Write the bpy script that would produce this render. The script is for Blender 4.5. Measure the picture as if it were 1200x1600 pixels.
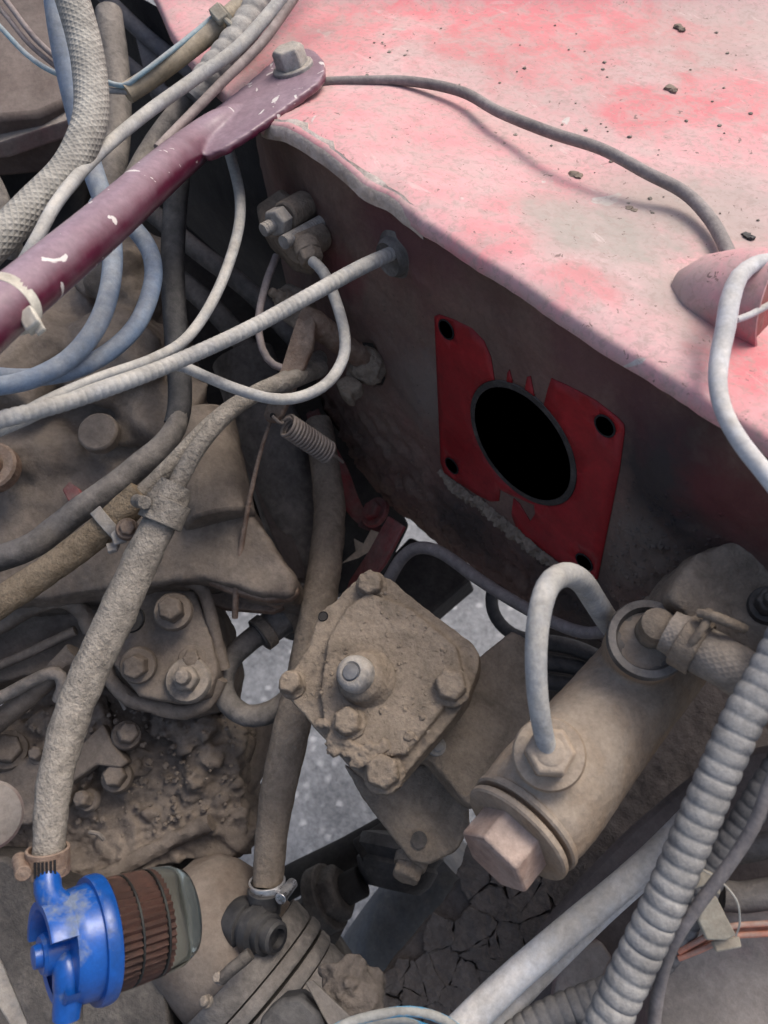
import bpy, bmesh, math, random
import numpy as np
from mathutils import Vector, noise
from mathutils.geometry import delaunay_2d_cdt
random.seed(7)
scene = bpy.context.scene
for o in list(bpy.data.objects):
    bpy.data.objects.remove(o)

# ---------------------------------------------------------------- camera
# world: X along the bulkhead, Y into the bulkhead, Z up.  Unit lengths are scaled by S to metres.
S, HC, F = 0.70, 1.12, 1250.0
def nrm(v):
    v = np.asarray(v, float); return v / np.linalg.norm(v)
def dpx(x, y): return np.array([x - 600.0, -(y - 800.0), F])
Zc = -nrm(dpx(755, 1920))
Xc = -dpx(-850, -395); Xc = nrm(Xc - Zc * Xc.dot(Zc))
Yc = -np.cross(Zc, Xc)
WM = np.array([Xc, Yc, Zc])
cR, cU, cF = WM[:, 0], WM[:, 1], WM[:, 2]
cam_d = bpy.data.cameras.new('camera'); cam = bpy.data.objects.new('camera', cam_d)
scene.collection.objects.link(cam); scene.camera = cam
from mathutils import Matrix
cam.matrix_world = Matrix([[cR[0], cU[0], -cF[0], 0], [cR[1], cU[1], -cF[1], 0], [cR[2], cU[2], -cF[2], HC], [0, 0, 0, 1]])
cam_d.sensor_fit = 'VERTICAL'; cam_d.sensor_height = 24.0
cam_d.lens = 24.0 * F / 1600.0
cam_d.dof.use_dof = True; cam_d.dof.focus_distance = .43; cam_d.dof.aperture_fstop = 9.0
cam_d.clip_start = 0.01; cam_d.clip_end = 300
scene.render.resolution_x, scene.render.resolution_y = 768, 1024

# ---------------------------------------------------------------- light (bright overcast)
SUN_EL, SUN_AZ = 58.0, 8.0         # azimuth measured from +Y towards +X
world = bpy.data.worlds.new('World'); scene.world = world; world.use_nodes = True
nt = world.node_tree; bg = nt.nodes['Background']
sky = nt.nodes.new('ShaderNodeTexSky'); sky.sky_type = 'NISHITA'; sky.sun_disc = False
sky.sun_elevation = math.radians(SUN_EL); sky.sun_rotation = math.radians(SUN_AZ)
sky.air_density = 0.9; sky.dust_density = 5.5; sky.ozone_density = 0.8
nt.links.new(sky.outputs[0], bg.inputs[0]); bg.inputs[1].default_value = 0.15
sun_d = bpy.data.lights.new('sun', 'SUN'); sun_d.energy = 1.35; sun_d.angle = math.radians(26); sun_d.color = (1.0, 0.96, 0.9)
sun = bpy.data.objects.new('sun', sun_d); scene.collection.objects.link(sun)
sdir = Vector((math.sin(math.radians(SUN_AZ)) * math.cos(math.radians(SUN_EL)), math.cos(math.radians(SUN_AZ)) * math.cos(math.radians(SUN_EL)), math.sin(math.radians(SUN_EL))))
sun.rotation_euler = sdir.to_track_quat('Z', 'Y').to_euler(); sun.location = (0, 0.5, 4)
scene.view_settings.view_transform = 'Standard'; scene.view_settings.look = 'None'
scene.view_settings.gamma = 1.0; scene.view_settings.use_curve_mapping = False
scene.view_settings.exposure = 0.38

# ---------------------------------------------------------------- placing helpers (unit space, camera at origin)
def ray(x, y): return WM @ (dpx(x, y) / F)
def P(x, y, d): return ray(x, y) * d
WY = P(820, 690, .62)[1]
def wall(x, y, off=0.0):
    r = ray(x, y); return r * ((WY - off) / r[1])
def onplane(x, y, p0, n):
    r = ray(x, y); return r * (np.dot(p0, n) / np.dot(r, n))
def onz(x, y, z):
    r = ray(x, y); return r * (z / r[2])
def cv(a, b, c): return nrm(a * cR + b * cU - c * cF)      # right, up, towards the viewer
def px(w, d): return w / F * d                              # a width in picture pixels at depth d, as a length
ZU = np.array([0, 0, 1.0]); YU = np.array([0, 1.0, 0]); XU = np.array([1.0, 0, 0])

# ---------------------------------------------------------------- materials
MATS = {}
def mat(name, col, dust=(.30, .25, .20), amt=.5, rough=.8, metal=0.0, bump=.25, scale=70, fine=700, up=.25, soft=.18, fleck=None, fleck_amt=0.0, coat=0.0, spec=.3, var=.22, braid=None, stain=.35):
    if name in MATS: return MATS[name]
    m = bpy.data.materials.new(name); m.use_nodes = True; MATS[name] = m
    N, L = m.node_tree.nodes, m.node_tree.links
    b = N['Principled BSDF']
    geo = N.new('ShaderNodeNewGeometry')
    def noise_n(sc, det=6, rg=.6, dist=0.0):
        n = N.new('ShaderNodeTexNoise'); n.inputs['Scale'].default_value = sc; n.inputs['Detail'].default_value = det
        n.inputs['Roughness'].default_value = rg; n.inputs['Distortion'].default_value = dist
        L.new(geo.outputs['Position'], n.inputs['Vector']); return n
    def mathn(op, a, c=None):
        q = N.new('ShaderNodeMath'); q.operation = op
        for i, v in enumerate((a, c)):
            if v is None: continue
            if isinstance(v, (int, float)): q.inputs[i].default_value = v
            else: L.new(v, q.inputs[i])
        return q.outputs[0]
    def mix(fac, a, c, blend='MIX'):
        q = N.new('ShaderNodeMix'); q.data_type = 'RGBA'; q.blend_type = blend
        for i, v in ((0, fac), (6, a), (7, c)):
            if isinstance(v, (int, float)): q.inputs[i].default_value = v
            elif isinstance(v, tuple): q.inputs[i].default_value = v + (1,)
            else: L.new(v, q.inputs[i])
        return q.outputs[2]
    n1 = noise_n(scale, 7, .62, .4); n2 = noise_n(fine * .4, 9, .78); n4 = noise_n(scale * .45, 8, .7, .8); n3 = noise_n(scale * 3.1, 5, .6)
    sep = N.new('ShaderNodeSeparateXYZ'); L.new(geo.outputs['Normal'], sep.inputs[0])
    upv = mathn('MULTIPLY', mathn('MAXIMUM', sep.outputs[2], 0.0), up)
    v = mathn('ADD', mathn('ADD', mathn('MULTIPLY', n1.outputs[0], .75), mathn('MULTIPLY', n3.outputs[0], .25)), upv)
    mr = N.new('ShaderNodeMapRange'); mr.clamp = True
    mid = .5 + (.5 - amt) * .55 + up * .35
    mr.inputs[1].default_value = mid - soft; mr.inputs[2].default_value = mid + soft
    L.new(v, mr.inputs[0]); dm = mr.outputs[0]
    c = mix(dm, tuple(col), tuple(dust))
    vr = N.new('ShaderNodeMapRange'); vr.inputs[1].default_value = .3; vr.inputs[2].default_value = .7
    vr.inputs[3].default_value = 1 - var; vr.inputs[4].default_value = 1 + var
    L.new(n2.outputs[0], vr.inputs[0])
    st = N.new('ShaderNodeMapRange'); st.inputs[1].default_value = .32; st.inputs[2].default_value = .62
    st.inputs[3].default_value = 1 - stain; st.inputs[4].default_value = 1.08
    L.new(n4.outputs[0], st.inputs[0])
    hs = N.new('ShaderNodeHueSaturation'); L.new(mathn('MULTIPLY', vr.outputs[0], st.outputs[0]), hs.inputs['Value']); L.new(c, hs.inputs['Color'])
    c = hs.outputs[0]
    if fleck:
        nf = noise_n(scale * 2.3, 3, .5, .8)
        fr = N.new('ShaderNodeMapRange'); fr.inputs[1].default_value = .72 - fleck_amt; fr.inputs[2].default_value = .735 - fleck_amt
        L.new(nf.outputs[0], fr.inputs[0]); c = mix(fr.outputs[0], c, tuple(fleck))
    L.new(c, b.inputs['Base Color'])
    rr = N.new('ShaderNodeMapRange'); rr.inputs[3].default_value = rough; rr.inputs[4].default_value = max(rough, .88)
    L.new(dm, rr.inputs[0]); L.new(rr.outputs[0], b.inputs['Roughness'])
    if metal:
        mm = N.new('ShaderNodeMapRange'); mm.inputs[3].default_value = metal; mm.inputs[4].default_value = 0
        L.new(dm, mm.inputs[0]); L.new(mm.outputs[0], b.inputs['Metallic'])
    b.inputs['Specular IOR Level'].default_value = spec
    if coat: b.inputs['Coat Weight'].default_value = coat; b.inputs['Coat Roughness'].default_value = .25
    h = mathn('ADD', mathn('MULTIPLY', n2.outputs[0], .5), mathn('MULTIPLY', n3.outputs[0], 1.0))
    h = mathn('ADD', h, mathn('MULTIPLY', dm, .35))
    if braid:
        uv = N.new('ShaderNodeUVMap'); uv.uv_map = 'UVMap'
        sx = N.new('ShaderNodeSeparateXYZ'); L.new(uv.outputs[0], sx.inputs[0])
        k = 2 * math.pi
        a1 = mathn('MULTIPLY', sx.outputs[0], braid * k); a2 = mathn('MULTIPLY', sx.outputs[1], braid * k)
        w1 = mathn('SINE', mathn('ADD', a1, a2)); w2 = mathn('SINE', mathn('SUBTRACT', a1, a2))
        h = mathn('ADD', mathn('MULTIPLY', h, .5), mathn('MULTIPLY', mathn('MAXIMUM', w1, w2), .55))
    bp = N.new('ShaderNodeBump'); bp.inputs['Strength'].default_value = bump; bp.inputs['Distance'].default_value = .0025
    L.new(h, bp.inputs['Height']); L.new(bp.outputs[0], b.inputs['Normal'])
    return m

MUD = (.30, .245, .19); MUDG = (.27, .245, .215); DUST = (.40, .36, .32)
M_mud = mat('mud_tan', (.22, .175, .135), MUD, .6, .95, bump=.7, scale=90, fine=900, spec=.1)
M_mudhose = mat('mud_hose', (.23, .205, .175), (.36, .325, .28), .55, .95, bump=.9, scale=160, fine=1100, spec=.1)
M_tanhose = mat('tan_mud_hose', (.20, .15, .10), (.33, .26, .18), .55, .95, bump=.9, scale=160, fine=1100, spec=.1)
M_engine = mat('engine_casting', (.115, .09, .072), (.25, .205, .165), .52, .8, bump=.55, scale=34, fine=700, spec=.25)
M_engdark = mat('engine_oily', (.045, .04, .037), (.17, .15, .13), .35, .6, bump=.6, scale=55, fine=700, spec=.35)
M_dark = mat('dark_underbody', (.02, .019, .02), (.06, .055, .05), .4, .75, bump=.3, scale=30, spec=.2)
M_blackclean = mat('black_plastic', (.018, .018, .02), (.09, .085, .08), .22, .35, bump=.15, scale=60, spec=.5)
M_black = mat('black_rubber', (.022, .022, .025), (.12, .115, .11), .35, .55, bump=.3, scale=60, spec=.35)
M_rubbrown = mat('dusty_rubber', (.075, .07, .066), (.24, .215, .19), .5, .8, bump=.4, scale=70)
M_rust = mat('rusty_steel', (.16, .095, .065), (.29, .22, .17), .5, .75, bump=.5, scale=120)
M_steel = mat('dusty_steel', (.22, .20, .18), (.33, .28, .23), .5, .55, metal=.5, bump=.35, scale=120)
M_zinc = mat('dusty_zinc', (.33, .32, .31), (.40, .36, .31), .45, .5, metal=.5, bump=.3, scale=130)
M_chrome = mat('clean_steel', (.75, .75, .76), (.4, .36, .3), .15, .22, metal=1, bump=.1, scale=90, spec=.5)
M_greycable = mat('grey_cable', (.33, .34, .35), (.44, .42, .38), .5, .55, bump=.25, scale=90, fine=1100)
M_greycord = mat('grey_cord', (.17, .155, .155), (.28, .25, .235), .5, .65, bump=.3, scale=90)
M_palecord = mat('pale_sleeve', (.52, .54, .57), (.55, .52, .48), .35, .45, bump=.12, scale=60)
M_blue_hose = mat('blue_grey_hose', (.20, .27, .38), (.36, .38, .40), .38, .5, bump=.2, scale=45, fine=600)
M_braid = mat('braided_cloth', (.24, .23, .21), (.36, .345, .31), .5, .95, bump=.42, scale=110, braid=13)
M_braid2 = mat('braided_hose_tan', (.22, .19, .16), (.34, .29, .24), .5, .95, bump=.22, scale=130, braid=22)
M_tan = mat('tan_loom', (.30, .245, .165), (.36, .31, .24), .5, .7, bump=.3, scale=60)
M_conduit = mat('grey_conduit', (.15, .15, .155), (.36, .345, .32), .5, .6, bump=.35, scale=90, up=.5)
M_conduitd = mat('dark_conduit', (.05, .05, .055), (.22, .21, .2), .5, .55, bump=.3, scale=90, up=.5)
M_wirebrown = mat('brown_wire', (.22, .17, .16), (.34, .29, .27), .5, .6, bump=.2)
M_wireblue = mat('pale_blue_wire', (.28, .43, .50), (.42, .44, .43), .4, .5, bump=.2, scale=40)
M_bluewire = mat('bright_blue_wire', (.06, .33, .56), (.30, .30, .28), .45, .5, bump=.2, scale=70, soft=.05)
M_orange = mat('orange_wire', (.62, .20, .11), (.45, .33, .27), .4, .5, bump=.15)
M_white = mat('nylon_tie', (.62, .60, .52), (.50, .45, .37), .35, .45, bump=.15)
M_tie = mat('old_tie', (.42, .40, .33), (.33, .29, .23), .45, .6, bump=.2)
M_strut = mat('maroon_paint', (.085, .010, .030), (.27, .19, .225), .30, .30, bump=.08, scale=34, soft=.34, up=.55, fleck=(.62, .58, .55), fleck_amt=.055, stain=.15, coat=.5, spec=.5)  # pale mauve on upward faces mixes dust with painted sky sheen
M_pink = mat('faded_red_paint', (.60, .20, .22), (.58, .43, .42), .52, .5, bump=.14, scale=13, fine=500, soft=.22, up=0.0, var=.07, fleck=(.60, .56, .53), fleck_amt=.02, stain=.06)
M_bare = mat('bare_edge', (.46, .36, .28), (.60, .52, .46), .5, .7, bump=.4, scale=80)
M_wall = mat('grimy_red_panel', (.17, .07, .06), (.235, .17, .13), .70, .62, bump=.8, scale=16, fine=800, soft=.25, stain=.5, spec=.4)
M_red = mat('clean_red_paint', (.33, .010, .016), (.22, .022, .022), .35, .42, bump=.1, scale=40, soft=.3, spec=.4)
M_redst = mat('red_flange', (.30, .045, .05), (.26, .17, .15), .4, .5, bump=.3, scale=60)
M_filter = mat('blue_plastic', (.008, .085, .36), (.15, .19, .27), .16, .28, bump=.06, scale=60, spec=.5, soft=.06)
M_paper = mat('filter_paper', (.15, .06, .045), (.07, .035, .03), .5, .8, bump=.2)
M_leaf = mat('dry_leaf', (.62, .52, .42), (.50, .40, .30), .5, .8, bump=.2)
M_spring = mat('spring_steel', (.20, .16, .14), (.33, .28, .24), .5, .6, metal=.3, bump=.2)
M_bluegrey = mat('blue_grey_steel', (.13, .145, .17), (.22, .21, .20), .45, .6, bump=.3, scale=40)
M_tar = mat('cracked_mud', (.11, .095, .085), (.21, .18, .155), .6, .95, bump=.8, scale=50, fine=600, spec=.1)
M_sediment = mat('dusty_panel', (.26, .15, .145), (.30, .265, .235), .65, .85, bump=.4, scale=28)
M_brown = mat('brown_panel', (.115, .085, .075), (.17, .14, .125), .5, .85, bump=.3, scale=26)

def asphalt():
    m = bpy.data.materials.new('asphalt'); m.use_nodes = True; N, L = m.node_tree.nodes, m.node_tree.links
    b = N['Principled BSDF']; geo = N.new('ShaderNodeNewGeometry')
    def nz(sc, det, rg):
        n = N.new('ShaderNodeTexNoise'); n.inputs['Scale'].default_value = sc; n.inputs['Detail'].default_value = det; n.inputs['Roughness'].default_value = rg
        L.new(geo.outputs['Position'], n.inputs['Vector']); return n
    n1, n2 = nz(9, 8, .65), nz(120, 6, .8)
    vo = N.new('ShaderNodeTexVoronoi'); vo.inputs['Scale'].default_value = 75; vo.inputs['Randomness'].default_value = 1
    L.new(geo.outputs['Position'], vo.inputs['Vector'])
    sx = N.new('ShaderNodeSeparateColor'); L.new(vo.outputs['Color'], sx.inputs[0])
    ad = N.new('ShaderNodeMath'); ad.operation = 'ADD'; L.new(n1.outputs[0], ad.inputs[0]); L.new(n2.outputs[0], ad.inputs[1])
    cr = N.new('ShaderNodeValToRGB'); cr.color_ramp.elements[0].position = .36; cr.color_ramp.elements[0].color = (.07, .075, .085, 1)
    cr.color_ramp.elements[1].position = .66; cr.color_ramp.elements[1].color = (.36, .37, .385, 1)
    hf = N.new('ShaderNodeMath'); hf.operation = 'MULTIPLY'; hf.inputs[1].default_value = .5; L.new(ad.outputs[0], hf.inputs[0]); L.new(hf.outputs[0], cr.inputs[0])
    d1 = N.new('ShaderNodeMapRange'); d1.inputs[1].default_value = .62; d1.inputs[2].default_value = .15; L.new(vo.outputs['Distance'], d1.inputs[0])
    d2 = N.new('ShaderNodeMapRange'); d2.inputs[1].default_value = .75; d2.inputs[2].default_value = 1.1; L.new(sx.outputs[0], d2.inputs[0])
    mu = N.new('ShaderNodeMath'); mu.operation = 'MULTIPLY'; L.new(d1.outputs[0], mu.inputs[0]); L.new(d2.outputs[0], mu.inputs[1])
    mx = N.new('ShaderNodeMix'); mx.data_type = 'RGBA'; mx.inputs[7].default_value = (.62, .62, .63, 1)
    L.new(mu.outputs[0], mx.inputs[0]); L.new(cr.outputs[0], mx.inputs[6]); L.new(mx.outputs[2], b.inputs['Base Color']); b.inputs['Roughness'].default_value = .9
    bp = N.new('ShaderNodeBump'); bp.inputs['Strength'].default_value = .7; bp.inputs['Distance'].default_value = .006
    L.new(n2.outputs[0], bp.inputs['Height']); L.new(bp.outputs[0], b.inputs['Normal'])
    return m
def clear_plastic():
    m = bpy.data.materials.new('clear_bowl'); m.use_nodes = True; b = m.node_tree.nodes['Principled BSDF']
    b.inputs['Base Color'].default_value = (.80, .93, .90, 1); b.inputs['Transmission Weight'].default_value = 1.0
    b.inputs['Roughness'].default_value = .10; b.inputs['IOR'].default_value = 1.08
    return m
def ink():
    m = bpy.data.materials.new('black_ink'); m.use_nodes = True; b = m.node_tree.nodes['Principled BSDF']
    b.inputs['Base Color'].default_value = (.015, .012, .012, 1); b.inputs['Roughness'].default_value = .6
    return m
def patches(m, lst, fine=True):
    """dirt and redder patches with ragged outlines: (point, radius, colour, strength)"""
    N, L = m.node_tree.nodes, m.node_tree.links; b = N['Principled BSDF']
    geo = N.new('ShaderNodeNewGeometry'); no = N.new('ShaderNodeTexNoise'); no.inputs['Scale'].default_value = 30; no.inputs['Detail'].default_value = 9; no.inputs['Roughness'].default_value = .7
    L.new(geo.outputs['Position'], no.inputs['Vector'])
    cur = b.inputs['Base Color'].links[0].from_socket
    for p, r, col, k in lst:
        w = np.array(p) * S + np.array([0, 0, HC]); vm = N.new('ShaderNodeVectorMath'); vm.operation = 'DISTANCE'
        L.new(geo.outputs['Position'], vm.inputs[0]); vm.inputs[1].default_value = w.tolist()
        ma = N.new('ShaderNodeMath'); ma.operation = 'MULTIPLY_ADD'; L.new(no.outputs[0], ma.inputs[0]); ma.inputs[1].default_value = r * S * 2.2; L.new(vm.outputs['Value'], ma.inputs[2])
        mr = N.new('ShaderNodeMapRange'); mr.inputs[1].default_value = r * S * 2.25; mr.inputs[2].default_value = r * S * 1.55; mr.inputs[4].default_value = k
        L.new(ma.outputs[0], mr.inputs[0])
        mx = N.new('ShaderNodeMix'); mx.data_type = 'RGBA'; mx.inputs[7].default_value = col + (1,); L.new(mr.outputs[0], mx.inputs[0]); L.new(cur, mx.inputs[6]); cur = mx.outputs[2]
    def layer(sc, det, lo, hi, k, col, stretch=None):
        n = N.new('ShaderNodeTexNoise'); n.inputs['Scale'].default_value = sc; n.inputs['Detail'].default_value = det; n.inputs['Roughness'].default_value = .75; n.inputs['Distortion'].default_value = .6
        if stretch:
            mp = N.new('ShaderNodeMapping'); mp.inputs['Scale'].default_value = stretch; mp.inputs['Rotation'].default_value = (0, 0, .9); L.new(geo.outputs['Position'], mp.inputs[0]); L.new(mp.outputs[0], n.inputs['Vector'])
        else: L.new(geo.outputs['Position'], n.inputs['Vector'])
        r = N.new('ShaderNodeMapRange'); r.inputs[1].default_value = lo; r.inputs[2].default_value = hi; r.inputs[4].default_value = k; L.new(n.outputs[0], r.inputs[0])
        x = N.new('ShaderNodeMix'); x.data_type = 'RGBA'; x.inputs[7].default_value = col + (1,); L.new(r.outputs[0], x.inputs[0]); L.new(cur, x.inputs[6]); return x.outputs[2]
    if not fine:
        L.new(cur, b.inputs['Base Color']); return
    cur = layer(60, 10, .45, .60, .6, (.44, .35, .325))
    cur = layer(230, 8, .50, .60, .5, (.33, .25, .225))
    cur = layer(25, 9, .60, .66, .35, (.66, .55, .52), (1, 3, 1))
    cur = layer(190, 3, .665, .675, .8, (.16, .11, .10))
    L.new(cur, b.inputs['Base Color'])
def shelf(x, y, up=0.0):
    r = ray(x, y); return r * ((-.335 + up) / (r[2] + .11 * r[0]))
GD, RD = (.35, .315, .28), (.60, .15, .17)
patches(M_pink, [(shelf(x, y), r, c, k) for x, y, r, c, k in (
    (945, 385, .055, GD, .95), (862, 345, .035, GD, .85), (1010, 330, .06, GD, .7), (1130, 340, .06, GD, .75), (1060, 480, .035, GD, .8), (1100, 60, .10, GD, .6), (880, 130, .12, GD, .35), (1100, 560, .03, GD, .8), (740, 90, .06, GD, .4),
    (1010, 175, .05, RD, .7), (1160, 170, .06, RD, .6), (830, 12, .16, RD, .7), (1170, 590, .04, RD, .8), (760, 400, .03, RD, .5), (900, 470, .03, RD, .5), (520, 60, .08, RD, .3))])  # redder patches, the widest one along the top band
M_asphalt, M_clear, M_ink = asphalt(), clear_plastic(), ink()

# ---------------------------------------------------------------- mesh helpers
COL = scene.collection
CLOUDS = {}
class MB:
    def __init__(s): s.v, s.f, s.uv = [], [], []
    def add(s, v, f, uv=None):
        k = len(s.v); s.v += [np.asarray(q, float) for q in v]; s.f += [tuple(i + k for i in q) for q in f]
        s.uv += uv if uv else [None] * len(f)
        return s
    def build(s, name, m, parent=None, smooth=True, sharp=40, bevel=0.0, remesh=0.0, disp=0.0, dscale=.012, subsurf=0, smoothit=0):
        me = bpy.data.meshes.new(name)
        w = np.array(s.v) * S + np.array([0, 0, HC])
        if parent is None: base = np.array([(w[:, 0].min() + w[:, 0].max()) / 2, (w[:, 1].min() + w[:, 1].max()) / 2, w[:, 2].min()])
        else:
            base = np.array(parent.location); q = parent.parent
            while q: base = base + np.array(q.location); q = q.parent
        w = w - base
        me.from_pydata(w.tolist(), [], s.f); me.update()
        if any(u is not None for u in s.uv):
            ul = me.uv_layers.new(name='UVMap'); dat = ul.data; k = 0
            for u, fc in zip(s.uv, s.f):
                for j in range(len(fc)):
                    if u is not None: dat[k].uv = u[j]
                    k += 1
        bm = bmesh.new(); bm.from_mesh(me); bmesh.ops.recalc_face_normals(bm, faces=bm.faces); bm.to_mesh(me); bm.free()
        if smooth:
            me.polygons.foreach_set('use_smooth', [True] * len(me.polygons))
            if not remesh: me.set_sharp_from_angle(angle=math.radians(sharp))
        me.materials.append(m)
        o = bpy.data.objects.new(name, me); COL.objects.link(o)
        if parent is None: o.location = base.tolist()
        else: o.parent = parent
        if bevel:
            md = o.modifiers.new('bevel', 'BEVEL'); md.width = bevel * S; md.segments = 2; md.limit_method = 'ANGLE'; md.angle_limit = math.radians(35)
        if remesh:
            md = o.modifiers.new('remesh', 'REMESH'); md.mode = 'VOXEL'; md.voxel_size = remesh * S; md.use_smooth_shade = True
            if smoothit:
                md = o.modifiers.new('smooth', 'SMOOTH'); md.iterations = smoothit; md.factor = .5
        if subsurf:
            md = o.modifiers.new('sub', 'SUBSURF'); md.levels = md.render_levels = subsurf; md.subdivision_type = 'SIMPLE'
        if disp:
            for kk, (st, sc) in enumerate(((disp, dscale), (disp * .45, dscale * .33))):
                key = round(sc, 5)
                if key not in CLOUDS:
                    t = bpy.data.textures.new('clouds', 'CLOUDS'); t.noise_scale = sc * S; t.noise_depth = 3; CLOUDS[key] = t
                md = o.modifiers.new('disp', 'DISPLACE'); md.texture = CLOUDS[key]; md.texture_coords = 'GLOBAL'; md.strength = st * S * 2; md.mid_level = .5
        return o
def tag(o, label, cat, group=None):
    o['label'] = label; o['category'] = cat
    if group: o['group'] = group
    return o
def thing(name, label, cat, base, group=None):
    o = bpy.data.objects.new(name, None); COL.objects.link(o); o.empty_display_size = .02
    o.location = (np.array(base) * S + np.array([0, 0, HC])).tolist()
    return tag(o, label, cat, group)
def frame(n):
    n = nrm(n); a = np.array([0, 0, 1.0]) if abs(n[2]) < .9 else np.array([1.0, 0, 0])
    u = nrm(np.cross(a, n)); return u, np.cross(n, u), n
def spline(A, step):
    A = np.asarray(A, float); n = len(A)
    if n == 2:
        k = max(2, int(np.linalg.norm(A[1, :3] - A[0, :3]) / step)); t = np.linspace(0, 1, k + 1)[:, None]
        return A[0] * (1 - t) + A[1] * t
    E = np.vstack([2 * A[0] - A[1], A, 2 * A[-1] - A[-2]]); out = []
    for i in range(n - 1):
        p0, p1, p2, p3 = E[i:i + 4]
        k = max(2, int(np.linalg.norm(p2[:3] - p1[:3]) / step))
        for t in np.linspace(0, 1, k, endpoint=False):
            out.append(.5 * (2 * p1 + (p2 - p0) * t + (2 * p0 - 5 * p1 + 4 * p2 - p3) * t * t + (3 * p1 - p0 - 3 * p2 + p3) * t ** 3))
    out.append(A[-1]); return np.array(out)
def tube3(A, step=.006, seg=14, mod=None, caps=True, mb=None):
    """A: rows of x, y, z, radius (unit space)"""
    C = spline(A, step); pts, rad = C[:, :3], C[:, 3]; n = len(pts)
    T = np.gradient(pts, axis=0); T /= np.linalg.norm(T, axis=1)[:, None]
    u, v, _ = frame(T[0]); V, Fc, UV = [], [], []; s = 0; ss = []
    for i in range(n):
        if i:
            s += np.linalg.norm(pts[i] - pts[i - 1])
            u = u - T[i] * u.dot(T[i]); u = nrm(u)
        v = np.cross(T[i], u); ss.append(s)
        for j in range(seg):
            th = 2 * math.pi * j / seg
            r = rad[i] * (mod(s, th, pts[i]) if mod else 1)
            V.append(pts[i] + r * (math.cos(th) * u + math.sin(th) * v))
    cir = 2 * math.pi * rad.mean()
    for i in range(n - 1):
        for j in range(seg):
            k = (j + 1) % seg
            Fc.append((i * seg + j, i * seg + k, (i + 1) * seg + k, (i + 1) * seg + j))
            UV.append([(j / seg, ss[i] / cir), ((j + 1) / seg, ss[i] / cir), ((j + 1) / seg, ss[i + 1] / cir), (j / seg, ss[i + 1] / cir)])
    if caps:
        Fc.append(tuple(reversed(range(seg)))); UV.append([(0, 0)] * seg)
        Fc.append(tuple((n - 1) * seg + j for j in range(seg))); UV.append([(0, 0)] * seg)
    mb = mb or MB(); return mb.add(V, Fc, UV)
def rows(pts, w):
    A = []
    for q in pts:
        ww = q[3] if len(q) > 3 else w
        p = P(q[0], q[1], q[2]); A.append([p[0], p[1], p[2], px(ww, q[2]) / 2])
    out = lambda q: not (-10 < q[0] < 1210 and -10 < q[1] < 1610)      # lines that leave the picture run on a little
    def ext(a, b):
        a, b = np.array(a), np.array(b); e = a + (a - b) / np.linalg.norm(a[:3] - b[:3]) * .09; e[3] = a[3]; return e.tolist()
    if len(pts) > 2:
        if out(pts[0]): A.insert(0, ext(A[0], A[1]))
        if out(pts[-1]): A.append(ext(A[-1], A[-2]))
    return A
def lumps(amp, sc):
    return lambda s, th, p: 1 + amp * noise.noise(Vector((p[0] * sc + math.cos(th) * 1.7, p[1] * sc + math.sin(th) * 1.7, p[2] * sc + s * sc * .3))) + amp * .6 * noise.noise(Vector((s * sc * 3, math.cos(th) * 4, math.sin(th) * 4)))
def hose(name, label, cat, pts, w, m, mod=None, step=.006, seg=16, parent=None, group=None):
    o = tube3(rows(pts, w), step, seg, mod).build(name, m, parent, sharp=70)
    return o if parent is not None else tag(o, label, cat, group)
def lathe(p0, axis, prof, seg=28, mb=None, mod=None, a0=0, a1=2 * math.pi):
    """prof: (height along axis, radius)"""
    u, v, n = frame(axis); full = abs(a1 - a0 - 2 * math.pi) < 1e-6; V, Fc = [], []
    k = seg if full else seg + 1
    for h, r in prof:
        for j in range(k):
            th = a0 + (a1 - a0) * j / seg; rr = r * (mod(h, th) if mod else 1)
            V.append(np.asarray(p0) + n * h + rr * (math.cos(th) * u + math.sin(th) * v))
    for i in range(len(prof) - 1):
        for j in range(k if full else seg):
            q = (j + 1) % k; Fc.append((i * k + j, i * k + q, (i + 1) * k + q, (i + 1) * k + j))
    if full:
        if prof[0][1] > 1e-5: Fc.append(tuple(reversed(range(k))))
        if prof[-1][1] > 1e-5: Fc.append(tuple((len(prof) - 1) * k + j for j in range(k)))
    mb = mb or MB(); return mb.add(V, Fc)
def cyl(p0, axis, h, r, seg=24, mb=None): return lathe(p0, axis, [(0, r), (h, r)], seg, mb)
def bolt_mb(p, axis, r, h=None, washer=1.35, rot=0.3, stud=0):
    """hex head standing on p"""
    h = h or r * .8; mb = MB(); u, v, n = frame(axis)
    if washer: lathe(np.asarray(p) - n * r * .4, n, [(0, r * washer), (r * .55, r * washer)], 24, mb)
    k = len(mb.v); V = []
    for hh, rr in ((-r * .3, r), (h * .82, r), (h, r * .86)):
        for j in range(6):
            th = rot + j * math.pi / 3; V.append(np.asarray(p) + n * hh + rr * (math.cos(th) * u + math.sin(th) * v))
    Fc = [(i * 6 + j, i * 6 + (j + 1) % 6, (i + 1) * 6 + (j + 1) % 6, (i + 1) * 6 + j) for i in range(2) for j in range(6)]
    Fc += [tuple(range(5, -1, -1)), tuple(12 + j for j in range(6))]
    mb.add(V, Fc)
    if stud: lathe(np.asarray(p) + n * h * .8, n, [(0, r * .55), (stud, r * .55), (stud + r * .1, r * .45)], 16, mb)
    return mb
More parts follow.
